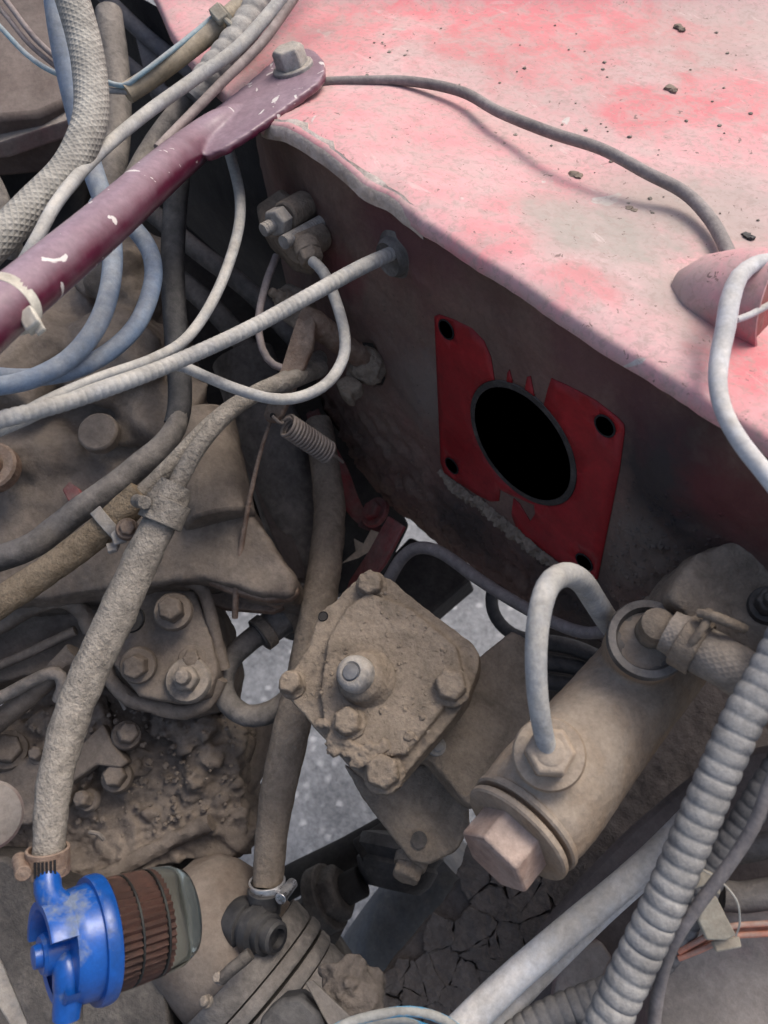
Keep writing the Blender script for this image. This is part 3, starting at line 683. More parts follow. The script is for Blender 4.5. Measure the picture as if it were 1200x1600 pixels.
tube3([[*P(x, y, d), .0022] for x, y, d in ((505, 118, .678), (470, 150, .672), (420, 188, .662), (380, 214, .652), (345, 232, .642), (322, 240, .632))], .004, 8).build('flange_edge', M_strut, strut)
pb = onplane(458, 106, eA + nS * .001, nS)
bolt_mb(pb, nS, px(52, .69) / 2, .017, washer=1.25, rot=.5).build('hex_bolt', M_zinc, strut, sharp=30, bevel=.001)
tp = P(14, 476, .428); ta = nrm(P(150, 361, .495) - P(0, 487, .42))
tie = thing('cable_tie', 'white nylon cable tie around the maroon strut', 'cable tie', tp)
u_, v_, n_ = frame(ta)
lathe(tp - ta * .0035, ta, [(0, .0152), (0, .0168), (.0075, .0168), (.0075, .0152), (0, .0152)], 40).build('band', M_white, tie, bevel=.0004)
ph = P(48, 501, .418)
box(ph, cv(.5, -.8, .2), cv(.8, .5, .3), cv(0, .2, 1), .011, .010, .008).build('head', M_white, tie, bevel=.0012)
box(P(60, 512, .418), cv(.6, -.75, .2), cv(.8, .5, .3), cv(0, .2, 1), .007, .006, .003).build('tail', M_white, tie, bevel=.0006)

# ================================================================ HOSES AND CABLES
hose('vacuum_hose', 'pale blue hose coming down beside the braided hose and looping under the maroon strut', 'hose', [(80, -50, .67, 36), (96, 60, .665, 37), (115, 150, .66, 37), (140, 250, .655, 34), (166, 330, .645, 32), (176, 410, .63, 31), (160, 490, .60, 31), (118, 552, .575, 31), (60, 588, .555, 31), (0, 603, .545, 30), (-60, 606, .54, 30)], 32, M_blue_hose)
hose('vacuum_hose', 'pale blue hose making the wider outer loop under the strut', 'hose', [(150, 320, .70), (182, 340, .685), (212, 360, .67), (236, 398, .66), (238, 445, .645), (215, 505, .625), (170, 550, .605), (110, 580, .585), (40, 590, .57), (-60, 582, .56)], 28, M_blue_hose)
hose('braided_hose', 'thick cloth braided grey hose beside the pale blue hose', 'hose', [(98, -50, .605), (128, 50, .60), (141, 120, .59), (140, 190, .575), (108, 262, .555), (52, 320, .53), (0, 372, .51), (-60, 435, .495)], 53, M_braid, seg=24)
hose('grey_cable', 'smooth grey cable running from the loom across the braided hose', 'cable', [(480, -50, .70), (432, 8, .69), (372, 74, .672), (300, 126, .65), (225, 180, .62), (150, 244, .575), (92, 312, .515), (58, 372, .49), (20, 440, .49), (-10, 500, .48)], 20, M_greycable)
hose('brown_cable', 'thin brownish cable running beside the grey cable to the strut', 'cable', [(490, -50, .705), (452, 8, .695), (408, 68, .68), (348, 128, .665), (292, 185, .65), (246, 232, .635)], 15, M_wirebrown)
hose('rubber_hose', 'dusty dark hose slanting under the grey cable to the strut', 'hose', [(395, 62, .735), (335, 116, .725), (280, 175, .71), (238, 232, .71), (205, 290, .69)], 36, M_rubbrown, lumps(.05, 40))
hose('wire_loom', 'tan sleeve of wires held by a cable tie', 'wire loom', [(425, -50, .735), (388, -2, .725), (338, 43, .712), (280, 88, .70), (235, 122, .695), (198, 146, .69)], 31, M_tan)
hose('blue_wire', 'thin pale blue wire crossing behind the hoses into the tan loom', 'wire', [(-40, 0, .73), (0, 42, .725), (45, 88, .715), (92, 116, .70), (150, 124, .695), (192, 134, .685), (215, 120, .682), (262, 84, .688), (310, 46, .70), (340, 20, .71)], 8, M_wireblue)
hose('grey_wire', 'thin grey wire entering the end of the tan loom', 'wire', [(110, 112, .71), (150, 134, .70), (175, 142, .692), (205, 143, .69)], 9, M_greycable)
hose('brown_wire', 'upper of two brown wires on the dusty housing', 'wire', [(-20, -40, .74), (20, 15, .735), (55, 60, .73), (90, 92, .73), (110, 105, .73)], 9, M_wirebrown)
hose('brown_wire', 'lower of two brown wires on the dusty housing', 'wire', [(-30, -20, .745), (10, 25, .74), (45, 68, .735), (85, 102, .735), (105, 114, .735)], 8, M_wirebrown)
def corr(pitch, amp): return lambda s, th, p: 1 + amp * (.6 - 2 * (1 - abs(math.sin(math.pi * s / pitch)) ** .45))
hose('corrugated_loom', 'grey corrugated sleeve under the grey and brown cables', 'conduit', [(440, -50, .735), (405, 10, .722), (368, 66, .708), (325, 122, .70), (300, 155, .70)], 46, M_conduit, corr(.014, .07), .0016, 20)
q = thing('cable_tie', 'old cream cable tie around the tan wire loom', 'cable tie', P(345, 34, .77))
lathe(P(352, 30, .716) - cv(.75, .65, 0) * .004, cv(.75, .65, .05), [(0, .0105), (0, .012), (.008, .012), (.008, .0105), (0, .0105)], 28).build('band', M_tie, q)
box(P(342, 22, .70), cv(.6, -.7, 0), cv(.7, .6, 0), VIEW, .014, .011, .008).build('head', M_tie, q, bevel=.001)
tube3(rows([(345, 24, .70), (360, 38, .70), (374, 54, .706)], 8), .003, 8).build('tail', M_tie, q)
hose('heater_hose', 'dusty upright hose behind the end of the tan loom', 'hose', [(170, 20, .80), (178, 80, .79), (184, 150, .78), (182, 220, .765), (172, 290, .74), (165, 330, .73)], 42, M_rubbrown, lumps(.03, 30))
hose('black_hose', 'smooth black hose hanging upright beside the blue loops', 'hose', [(288, 200, .72), (278, 280, .70), (272, 350, .69), (270, 430, .68), (275, 520, .668), (281, 600, .66), (280, 640, .657), (274, 664, .655)], 37, M_black, seg=20)
hose('rubber_hose', 'dusty kinked hose lying across the engine below the black hose', 'hose', [(281, 640, .656, 30), (274, 668, .652, 34), (254, 696, .647, 36), (225, 722, .643, 40), (170, 765, .635), (120, 800, .63), (85, 828, .63), (40, 858, .62), (-60, 892, .62)], 41, M_rubbrown, lumps(.05, 40), seg=20)
hose('grey_cable', 'pale grey cable bending down from under the shelf and joining the ribbed cable', 'cable', [(350, 215, .70), (362, 250, .69), (375, 310, .67), (370, 370, .65), (340, 455, .61), (295, 525, .575), (240, 560, .545), (150, 592, .505), (60, 632, .475), (0, 672, .46), (-60, 712, .45)], 17, M_greycable)
hose('speedometer_cable', 'ribbed grey cable passing through the wall grommet', 'cable', [(640, 385, .62, 22), (612, 396, .605, 22), (560, 420, .585, 24), (480, 464, .56, 24), (400, 508, .535, 24), (320, 546, .51, 24), (230, 584, .487, 25), (130, 620, .465, 26), (60, 641, .45, 27), (0, 656, .44, 28), (-60, 670, .43, 28)], 24, M_greycable, corr(.0046, .055), .0006, 16)
hose('brake_cable', 'pale grey cable looping down from the union nut and back left', 'cable', [(488, 408, .64, 17), (505, 425, .632, 18), (524, 468, .62), (538, 520, .605), (536, 560, .595), (512, 598, .58), (470, 620, .565), (425, 623, .555), (370, 608, .545), (320, 588, .535), (270, 570, .528), (200, 590, .51), (110, 622, .482), (40, 656, .465), (-40, 690, .455)], 18, M_greycable)
hose('thin_cable', 'thin brown cable curving down behind the linkage lever', 'cable', [(432, 400, .69), (415, 445, .68), (404, 500, .675), (410, 545, .67), (428, 570, .67), (455, 578, .67)], 12, M_wirebrown)
hose('brake_hose', 'light dusty tube that runs into the tan mud covered hose', 'hose', [(500, 560, .72), (450, 590, .67), (385, 622, .64), (330, 662, .625), (275, 718, .612), (212, 782, .602)], 26, M_mudhose, lumps(.05, 60))
hose('brake_hose', 'light dusty tube that runs into the clamped long mud covered hose', 'hose', [(500, 575, .71), (455, 594, .655), (405, 612, .63), (352, 648, .605), (312, 695, .59), (285, 740, .582), (268, 775, .578)], 28, M_mudhose, lumps(.05, 60))
hose('mud_hose', 'tan mud covered hose held by a P clip on the engine', 'hose', [(222, 770, .60, 44), (195, 798, .60, 50), (150, 835, .595), (85, 884, .585), (0, 942, .57), (-60, 985, .56)], 46, M_tanhose, lumps(.10, 90), .0035, 24)
h_long = hose('mud_hose', 'long thick mud covered hose reaching down to the blue filter', 'hose', [(272, 765, .577, 46), (250, 815, .573, 52), (222, 872, .567, 56), (182, 960, .555, 58), (142, 1045, .543, 58), (108, 1130, .53, 57), (88, 1210, .517, 54), (78, 1290, .507, 51), (76, 1362, .50, 50)], 54, M_mudhose, lumps(.09, 90), .0035, 26)
hose('mud_hose', 'brown mud covered hose passing behind the steering box to the shiny clamp', 'hose', [(498, 660, .84, 42), (508, 730, .815, 46), (515, 800, .79, 50), (508, 880, .76, 52), (495, 960, .735, 56), (478, 1050, .715, 58), (458, 1130, .70, 58), (440, 1210, .69, 56), (426, 1290, .68, 52), (418, 1385, .665, 46)], 50, M_mud, lumps(.07, 80), .004, 26)
hose('bypass_hose', 'short grey brown hose bent in a tight U beside the steering box', 'hose', [(470, 948, .79), (430, 975, .775), (385, 1005, .75), (352, 1045, .735), (352, 1090, .725), (385, 1118, .72), (425, 1112, .722), (460, 1085, .735), (480, 1060, .75)], 35, M_rubbrown, lumps(.06, 60), seg=20)
q = thing('hose_connector', 'stout dusty hose connector with two bands above the tight U hose', 'connector', P(435, 975, .78))
tube3(rows([(486, 930, .785, 50), (462, 952, .775, 52), (430, 975, .765, 50), (404, 994, .757, 44)], 50), .004, 22, lumps(.05, 60)).build('connector_body', M_rubbrown, q)
for x, y, d in ((448, 962, .77), (412, 988, .76)):
    clampband(P(x, y, d), nrm(P(486, 930, .785) - P(404, 994, .757)), px(50, d) / 2, .010, .002).build('band', M_mud, q, bevel=.0006)
bolt(q, 470, 936, .75, cv(.2, .5, .8), 22, M_engine)
# P clip with its bolt
q = thing('p_clip', 'bent metal P clip with bolt around the tan mud covered hose', 'clip', P(172, 820, .60))
ca = nrm(P(195, 798, .60) - P(120, 858, .59))
lathe(P(168, 820, .598) - ca * .004, ca, [(0, .0128), (0, .0145), (.009, .0145), (.009, .0128), (0, .0128)], 32).build('band', M_zinc, q, bevel=.0005)
slab([(172, 835), (192, 812), (210, 826), (198, 846), (178, 852)], P(190, 832, .585), cv(.2, .2, .9), .004).build('tab', M_zinc, q, bevel=.001)
bolt(q, 199, 826, .583, cv(.3, .3, .9), 26, M_rust)
slab([(165, 848), (187, 846), (182, 858), (168, 862)], P(175, 852, .588), cv(0, .6, .7), .004).build('foot', M_zinc, q, bevel=.001)
# crimped clamps
def hose_clamp(name, label, x, y, d, a, w, wid, mt, screw, hw=None, slots=6):
    q = thing(name, label, 'clamp', P(x, y, d)); a = nrm(a); p = P(x, y, d); r = px(w, d) / 2
    clampband(p, a, r, wid, .002).build('band', mt, q, bevel=.0005)
    u, v, n = frame(a); sd = nrm(screw - a * np.dot(screw, a)); c = p + sd * (r + .004)
    tn = np.cross(a, sd)
    cyl(c - tn * .012, tn, .024, .0048, 20).build('screw', mt, q, bevel=.0006)
    for k in range(slots):
        ang = .9 + k * .17; dd = math.cos(ang) * sd + math.sin(ang) * tn
        t2 = -math.sin(ang) * sd + math.cos(ang) * tn
        box(p + dd * (r + .0022), t2, a, dd, .0014, wid * .6, .0012).build('slot', M_dark, q)
    return q
fa = nrm(P(250, 815, .573) - P(275, 760, .577))
hose_clamp('hose_clamp', 'mud crusted worm clamp at the top of the long mud covered hose', 257, 800, .574, fa, 62, .018, M_mudhose, cv(-.6, .7, .4), slots=0)
q = tube3(rows([(276, 757, .577, 52), (262, 785, .575, 60), (254, 805, .573, 60)], 58), .002, 24, lumps(.12, 90)).build('hose_ferrule', M_mudhose); tag(q, 'lumpy mud crusted ferrule above the upper worm clamp', 'ferrule')
hose_clamp('hose_clamp', 'dusty worm clamp with slotted screw just above the blue filter', 75, 1345, .50, cv(-.02, 1, 0), 56, .016, M_rust, cv(-.9, -.1, .5))
hose_clamp('hose_clamp', 'bright clean worm clamp on the brown hose above the black fitting', 418, 1388, .663, cv(-.05, 1, .1), 50, .014, M_chrome, cv(.9, 0, .3))

def shcord(q): p = shelf(q[0], q[1], q[2] + .006); return [*p, q[3] / 2 / F * np.dot(p, cF)]
o = tube3([shcord(q) for q in ((470, 138, .003, 13), (500, 129, .004, 14), (560, 126, .005, 14), (640, 127, .008, 15), (720, 143, .010, 16), (780, 175, .013, 17), (860, 207, .018, 18), (940, 233, .022, 18), (1010, 270, .018, 19), (1068, 300, .013, 20), (1108, 340, .010, 21), (1135, 388, .010, 22), (1152, 436, .014, 24))], .005, 16).build('shelf_cable', M_greycord)
tag(o, 'dusty grey cable snaking across the pink shelf', 'cable')
hose('pale_sleeve', 'pale grey smooth sleeve hanging over the shelf edge in front of the pink bulge', 'sleeve', [(1198, 406, .462, 20), (1180, 412, .458, 24), (1155, 432, .452, 28), (1141, 468, .446, 31), (1134, 510, .44, 31), (1124, 560, .432, 30), (1122, 605, .424, 28), (1134, 650, .416, 27), (1160, 695, .408, 28), (1200, 745, .40, 29), (1270, 835, .39, 30)], 28, M_palecord, seg=22)
hose('white_wire', 'thin white wire leading out of the mouth of the pink bulge', 'wire', [(1150, 500, .45), (1172, 492, .455), (1206, 474, .46)], 11, M_palecord)

# ================================================================ LINKAGE ON THE WALL
un = thing('pipe_union', 'dusty pipe union block with studs on the inner wall', 'pipe union', P(450, 380, .70))
nu = cv(-.55, .1, .8)
slab([(398, 320), (440, 291), (474, 318), (486, 370), (470, 395), (440, 388), (404, 352)], P(440, 340, .675), cv(-.2, .3, .9), .035).build('block', M_mud, un, bevel=.004)
cyl(P(478, 320, .675), nrm(P(432, 346, .65) - P(478, 320, .675)), .030, px(46, .67) / 2).build('barrel', M_mud, un, bevel=.002, sharp=30)
ua = nrm(P(418, 356, .645) - P(470, 325, .672))
bolt_mb(P(438, 344, .652), ua, .0115, .009, washer=0).build('union_nut', M_zinc, un, sharp=30, bevel=.0008)
def thread(p0, p1, r, name, parent, mt): return tube3([[*p0, r], [*p1, r]], .0006, 14, corr(.0028, .08)).build(name, mt, parent)
thread(P(436, 346, .652), P(411, 360, .645), .0055, 'stud', un, M_zinc)
thread(P(505, 345, .672), P(443, 379, .645), .0055, 'long_stud', un, M_zinc)
cyl(P(500, 368, .675), nrm(P(455, 395, .65) - P(500, 368, .675)), .034, .013).build('lower_barrel', M_mud, un, bevel=.002, sharp=30)
bolt_mb(P(480, 388, .652), cv(.35, -.9, .25), .0105, .014, washer=0).build('tube_nut', M_mud, un, sharp=30, bevel=.001)
cyl(P(476, 378, .655), cv(.35, -.9, .25), .012, .0115).build('tube_seat', M_mud, un, bevel=.001)
ln = thing('pedal_linkage', 'rusty linkage lever with rod passing through the wall slot', 'linkage', P(470, 600, .74))
slab([(428, 455), (448, 440), (470, 450), (485, 490), (470, 520), (440, 500)], P(450, 480, .70), cv(-.5, .2, .8), .02).build('pivot_block', M_mud, ln, bevel=.003, disp=.001)
bolt(ln, 440, 466, .69, cv(-.7, .3, .7), 26, M_mud, name='pivot_nut', stud=.008)
slab([(462, 500), (473, 488), (486, 490), (492, 505), (486, 545), (462, 600), (440, 648), (430, 659), (416, 658), (411, 648), (416, 632), (440, 570)], P(450, 570, .665), cv(-.35, .15, .9), .006).build('lever', M_rust, ln, bevel=.0015)
tube3(rows([(474, 492, .675, 30), (490, 503, .675, 40), (525, 530, .69, 38), (560, 556, .71, 36), (578, 570, .725, 42)], 38), .004, 20, lumps(.05, 60)).build('push_rod', M_rust, ln, bevel=0)
m = MB(); m.add(*blob(P(576, 574, .72), .017, random.Random(2), .9)); m.add(*blob(P(588, 568, .735), .015, random.Random(4), .9)); m.add(*blob(P(562, 580, .72), .012, random.Random(9), .9))
m.build('clevis', M_mud, ln, remesh=.0015, smoothit=1, disp=.002, dscale=.008)
slab([(524, 596), (540, 585), (555, 588), (566, 598), (560, 608), (548, 610), (550, 622), (540, 622), (530, 612)], P(545, 600, .71), cv(-.2, .4, .8), .014).build('clevis_jaw', M_mud, ln, bevel=.002, remesh=.0015, disp=.001)
cyl(P(427, 650, .659), cv(-.35, .15, .9), .002, .0022, 12).build('lever_hole', M_dark, ln)
# return spring
sp = thing('return_spring', 'coiled steel return spring hooked to the end of the rusty lever', 'spring', P(480, 690, .69))
a, b = P(448, 664, .665), P(514, 708, .695); ax = nrm(b - a); u, v, n = frame(ax); Lh = np.linalg.norm(b - a)
A = []; NT = 14; rs = px(34, .68) / 2; rw = .0014
A += [[*P(426, 650, .655), rw], [*P(432, 656, .655), rw], [*P(440, 662, .66), rw]]
for k in range(NT * 10 + 1):
    th = 2 * math.pi * k / 10; A.append([*(a + ax * Lh * k / (NT * 10) + rs * (math.cos(th) * u + math.sin(th) * v)), rw])
A += [[*P(518, 708, .70), rw], [*P(526, 714, .71), rw], [*P(536, 722, .72), rw]]
tube3(A, .0025, 7).build('coil', M_spring, sp)
tube3(rows([(437, 652, .67), (441, 658, .665), (452, 652, .66), (458, 660, .665)], 5), .002, 7).build('hook', M_spring, sp)
hose('wire_rod', 'thin rusty wire rod hanging straight down from the lever', 'wire rod', [(424, 655, .668, 5), (415, 680, .67, 6), (402, 725, .675, 7), (388, 790, .68, 8), (376, 860, .69, 9), (370, 910, .69, 10), (367, 965, .70, 10)], 8, M_rust)

# ================================================================ STEERING BOX
sb = thing('steering_box', 'mud caked steering gear box with diamond shaped bolted cover', 'steering box', P(600, 1150, .80))
ns = nrm(.85 * ZU + .55 * VIEW - .10 * cR)
PS = P(590, 1060, .60)
COVER = [(572, 897), (590, 896), (612, 905), (650, 938), (700, 975), (738, 1005), (750, 1022), (748, 1045), (732, 1090), (705, 1128), (660, 1178), (628, 1215), (606, 1232), (585, 1230), (545, 1198), (490, 1135), (455, 1095), (443, 1075), (444, 1058), (462, 1040), (482, 1010), (492, 975), (500, 955), (520, 942), (548, 912)]
m = slab(COVER, PS, ns, .026)
slab([(575, 925), (640, 950), (712, 1008), (722, 1050), (690, 1110), (635, 1178), (575, 1182), (525, 1165), (506, 1125), (500, 1080), (512, 1000), (540, 950)], PS, ns, .03, m, off=.008, taper=.06)
m.build('cover', M_mud, sb, remesh=.0017, smoothit=5, disp=.0008, dscale=.013)
# mud lumps and clods on the cover
r4 = random.Random(21); cl = MB()
for x, y, r in ((525, 1150, .010), (545, 1165, .011), (575, 1172, .009), (600, 1165, .008), (512, 1128, .007), (640, 1150, .006), (560, 1190, .008), (660, 1120, .005), (520, 1172, .007), (500, 1130, .006), (585, 1190, .010), (625, 1135, .004), (598, 1110, .005)):
    cl.add(*blob(onplane(x, y, PS + ns * .007, ns), r * .75, r4, .6))
cl.build('mud_clods', M_mud, sb, remesh=.0014, smoothit=1, disp=.0022, dscale=.006)
gr = MB()
for i in range(420):
    x, y = r4.uniform(470, 735), r4.uniform(915, 1215)
    if abs(x - 597) / 165 + abs(y - 1062) / 175 > .92: continue
    gr.add(*blob(onplane(x, y, PS + ns * .0078, ns), r4.choice([.0005, .0006, .0008, .0012, .0017]), r4, .6))
q = gr.build('mud_grains', M_mud, sb); q['kind'] = 'stuff'
for x, y, w, o in ((580, 916, 44, .001), (457, 1070, 38, .001), (705, 1074, 50, .006), (545, 1130, 44, .009), (600, 1208, 52, .001)):
    p = onplane(x, y, PS + ns * o, ns)
    mb = bolt_mb(p, ns, px(w, .6) / 2, .012, washer=1.2, rot=r4.random())
    mb.build('cover_bolt', M_mud, sb, remesh=.0012, smoothit=3, disp=.0013, dscale=.007)
# adjuster
pa = onplane(572, 1062, PS + ns * .006, ns); aa = nrm(ns + .35 * cv(-.8, .1, .5))
lathe(pa, aa, [(0, .023), (.003, .021), (.007, .0195), (.012, .0185), (.016, .017), (.018, .012)], 32).build('adjuster_nut', M_mud, sb, disp=.0006, dscale=.006, sharp=50)
q = lathe(pa + aa * .015, aa, [(0, .0135), (.006, .0138), (.012, .0125), (.0145, .0098), (.015, .0075), (.013, .0055), (.012, .0001)], 28)
q.build('adjuster_cap', M_zinc, sb, sharp=50)
lathe(pa + aa * .0275, aa, [(0, .006), (.0035, .0058), (.004, .004), (.0045, .0001)], 20).build('adjuster_screw', M_bluegrey, sb)
lathe(onplane(505, 963, PS, ns), ns, [(.0005, .0001), (.0005, .003), (.0012, .0038), (0, .0042)], 16).build('ear_hole', M_dark, sb)
# body under the cover
m = slab([(640, 1190), (745, 1030), (800, 985), (830, 1000), (838, 1070), (822, 1180), (790, 1220), (745, 1262), (728, 1255), (668, 1185)], P(745, 1130, .635), nrm(.75 * ZU + .65 * VIEW + .1 * cR), .06)
m.build('worm_housing', M_mud, sb, remesh=.0022, smoothit=4, disp=.0012, dscale=.015)
m = slab([(535, 1190), (590, 1232), (625, 1222), (662, 1190), (690, 1200), (733, 1262), (735, 1290), (712, 1330), (668, 1350), (640, 1345), (600, 1290), (565, 1245)], P(645, 1270, .65), nrm(.8 * ZU + .6 * VIEW), .06)
m.build('lower_housing', M_mud, sb, remesh=.0022, smoothit=4, disp=.0012, dscale=.015)
lathe(P(655, 1312, .639), ns, [(0, .0065), (.0006, .0065), (.0008, .0001)], 16).build('drain_mark', M_engdark, sb)
bolt(sb, 640, 1352, .655, cv(-.3, -.6, .6), 48, M_mud, h=.012, washer=1.1)
bolt(sb, 683, 1166, .625, cv(.3, .2, .9), 18, M_zinc, washer=1.7, name='grease_screw')

# ================================================================ MASTER CYLINDER
mc = thing('master_cylinder', 'tan hydraulic master cylinder with hexagonal end plug', 'cylinder', P(950, 1130, .60))
cA, cB = P(815, 1292, .485), P(1120, 915, .60)
ca_ = nrm(cB - cA); CL = np.linalg.norm(cB - cA)
M_cyl = mat('dusty_cast_iron', (.30, .21, .135), (.35, .29, .23), .5, .75, bump=.45, scale=38, fine=900)
R0 = .0345
m = lathe(cA, ca_, [(0, R0 * .80), (.003, R0 * 1.02), (.012, R0 * 1.06), (.03, R0 * 1.08), (.06, R0 * 1.04), (.10, R0 * 1.0), (.16, R0 * .98), (CL * .82, R0 * .96), (CL, R0 * .95)], 40)
nb1 = nrm(.72 * ZU + .68 * VIEW - .12 * cR)
b1 = P(858, 1178, .458); cyl(b1 - nb1 * .035, nb1, .033, px(106, .46) / 2, 36, m)
b2 = P(1012, 1000, .498); cyl(b2 - nb1 * .045, nb1, .043, px(120, .50) / 2, 36, m)
m.build('barrel', M_cyl, mc, remesh=.0020, smoothit=5, disp=.0007, dscale=.012)
for h, r in ((-.004, 1.0), (.004, 1.03), (.010, 1.0)):
    lathe(cA + ca_ * (h - .003), ca_, [(0, R0 * .9), (0, R0 * r), (.0012, R0 * (r + .035)), (.004, R0 * (r + .035)), (.0052, R0 * r), (.0052, R0 * .9)], 40).build('seal_ring', M_cyl, mc)
hb = MB(); u, v, n = frame(ca_); V = []
for hh, rr in ((-.027, R0 * .64), (-.0255, R0 * .70), (0, R0 * .70)):
    for j in range(6):
        th = .18 + j * math.pi / 3; V.append(cA + n * (hh - .002) + rr * (math.cos(th) * u + math.sin(th) * v))
Fc = [(i * 6 + j, i * 6 + (j + 1) % 6, (i + 1) * 6 + (j + 1) % 6, (i + 1) * 6 + j) for i in range(2) for j in range(6)] + [tuple(range(5, -1, -1)), tuple(12 + j for j in range(6))]
M_plug = mat('rusty_plug', (.30, .19, .145), (.40, .31, .26), .5, .6, bump=.35, scale=70)
q = hb.add(V, Fc).build('hex_plug', M_plug, mc, sharp=30, bevel=.0018); q['label'] = 'pinkish rusty hexagonal end plug'
# outlet boss ring and pipe nut
lathe(b1 - nb1 * .004, nb1, [(0, px(112, .46) / 2), (.003, px(114, .46) / 2), (.005, px(108, .46) / 2), (.005, px(62, .46) / 2), (.001, px(60, .46) / 2)], 40).build('outlet_boss', M_cyl, mc)
q = bolt_mb(b1 + nb1 * .001, nb1, px(80, .455) / 2, .015, washer=0, rot=.2).build('pipe_nut', M_cyl, mc, sharp=30, bevel=.0010)
lathe(b1 + nb1 * .0148, nb1, [(-.002, .0085), (.001, .0085), (.002, .0072)], 24).build('nut_collar', M_cyl, q)
# reservoir cup and bolt
Rr = px(124, .50) / 2
lathe(b2 - nb1 * .004, nb1, [(0, Rr), (.006, Rr * 1.02), (.009, Rr * .98), (.009, Rr * .80), (.002, Rr * .72), (.001, .001)], 44).build('port_cup', M_rubbrown, mc, sharp=35)
pbt = P(1026, 978, .485)
lathe(pbt - nb1 * .022, nb1, [(0, .0105), (.024, .0105), (.028, .0098), (.0295, .007), (.030, .0001)], 24).build('port_bolt', M_mud, mc, sharp=40, disp=.0003)
# steel pipe curving over from the nut
hose('brake_pipe', 'thick pale steel pipe arching out of the master cylinder nut', 'pipe', [(856, 1172, .448, 30), (846, 1130, .440, 32), (838, 1060, .434, 34), (840, 980, .436, 36), (855, 918, .446, 38), (882, 898, .462, 39), (908, 908, .482, 38), (930, 940, .51, 37), (955, 978, .545, 36), (985, 1015, .585, 32)], 36, M_greycable, seg=24)
hose('brake_pipe', 'thinner steel pipe running from behind the steering box along the wall foot', 'pipe', [(590, 950, .78, 19), (608, 905, .76), (630, 870, .745), (655, 856, .735), (690, 864, .72), (745, 903, .70), (800, 938, .68), (860, 970, .655), (910, 988, .625), (950, 985, .60), (985, 970, .585)], 20, M_greycord, seg=18)
# stub hose on the reservoir port
hose('reservoir_hose', 'short fabric braided stub hose clamped to the master cylinder port', 'hose', [(1042, 985, .478, 66), (1075, 1003, .472, 74), (1125, 1032, .462, 78), (1180, 1066, .455, 78), (1260, 1120, .447, 78)], 66, M_braid2, lumps(.07, 60), .004, 28)
q = thing('spring_clip', 'tan spring clip squeezed around the braided stub hose', 'clip', P(1085, 990, .46))
sa = nrm(P(1125, 1035, .465) - P(1075, 1005, .475))
clampband(P(1080, 1006, .471), sa, .0148, .013, .0025).build('band', M_mud, q, bevel=.001, disp=.0005)
tube3(rows([(1092, 958, .458, 14), (1112, 962, .452, 17), (1138, 972, .451, 17), (1164, 983, .454, 15)], 16), .003, 12).build('tail', M_mud, q)
tube3(rows([(1075, 1012, .458, 14), (1092, 990, .453, 14), (1106, 968, .455, 14), (1108, 955, .46, 14)], 14), .003, 10).build('wire_leg', M_mud, q)
# mounting bracket of the cylinder at the wall
q = thing('pedal_bracket', 'mud covered bracket where the master cylinder meets the wall', 'bracket', P(1140, 950, .66))
m = slab([(1045, 935), (1062, 895), (1090, 862), (1130, 845), (1200, 838), (1700, 825), (1700, 1100), (1200, 1050), (1120, 1010)], P(1130, 930, .482), nrm(.45 * ZU + .8 * VIEW), .07)
m.build('bracket_plate', M_mud, q, remesh=.003, smoothit=12, disp=.004, dscale=.045)
bolt(q, 1200, 945, .475, cv(-.3, .3, .9), 44, M_engdark, h=.014, stud=.01)

# ================================================================ LOWER CHASSIS, right
rail = thing('chassis_rail', 'broad chassis rail caked with dark cracked mud', 'chassis', P(800, 1450, .95))
rp = P(720, 1480, .74); rn = nrm(.9 * ZU + .35 * VIEW - .1 * cR)
# top of the rail: cracked mud plates on a slab
outl = [(500, 1950), (510, 1590), (575, 1540), (628, 1485), (690, 1405), (745, 1345), (800, 1320), (900, 1290), (960, 1190), (1040, 1080), (1150, 1000), (1700, 960), (1700, 1950)]
slab(outl, rp, rn, .10, off=-.004).build('rail_top', M_tar, rail, remesh=.004, smoothit=1, disp=.004, dscale=.03)
# cracked mud plates (voronoi cells) on the rail
r5 = random.Random(31); cells = []
for i in range(62):
    cells.append((r5.uniform(570, 890), r5.uniform(1335, 1610)))
def clip(poly, a, b):
    mx, my = (a[0] + b[0]) / 2, (a[1] + b[1]) / 2; nx, ny = b[0] - a[0], b[1] - a[1]; out = []
    for i in range(len(poly)):
        p, q = poly[i], poly[(i + 1) % len(poly)]
        dp, dq = (p[0] - mx) * nx + (p[1] - my) * ny, (q[0] - mx) * nx + (q[1] - my) * ny
        if dp <= 0: out.append(p)
        if dp * dq < 0: t = dp / (dp - dq); out.append((p[0] + t * (q[0] - p[0]), p[1] + t * (q[1] - p[1])))
    return out
for c in cells:
    pl = [(c[0] - 60, c[1] - 60), (c[0] + 60, c[1] - 60), (c[0] + 60, c[1] + 60), (c[0] - 60, c[1] + 60)]
    for e in cells:
        if e != c: pl = clip(pl, c, e)
        if len(pl) < 3: break
    if len(pl) < 3: continue
    if c[0] + .93 * c[1] < 2010 or c[0] + 1.0 * c[1] < 2050 and c[1] > 1480: continue
    k = len(pl); pl2 = []
    for i in range(k):          # ragged edges
        p, q = pl[i], pl[(i + 1) % k]
        for t in (0, .33, .66):
            pl2.append((c[0] + (p[0] + t * (q[0] - p[0]) - c[0]) * .985 + r5.uniform(-3, 3), c[1] + (p[1] + t * (q[1] - p[1]) - c[1]) * .985 + r5.uniform(-3, 3)))
    tl = nrm(rn + .05 * np.array([r5.uniform(-1, 1), r5.uniform(-1, 1), 0]))
    slab(pl2, onplane(c[0], c[1], rp + rn * (.004 + r5.uniform(0, .0016)), rn), tl, .012).build('mud_plate', M_tar, rail, bevel=.001, disp=.0022, dscale=.014, subsurf=3)
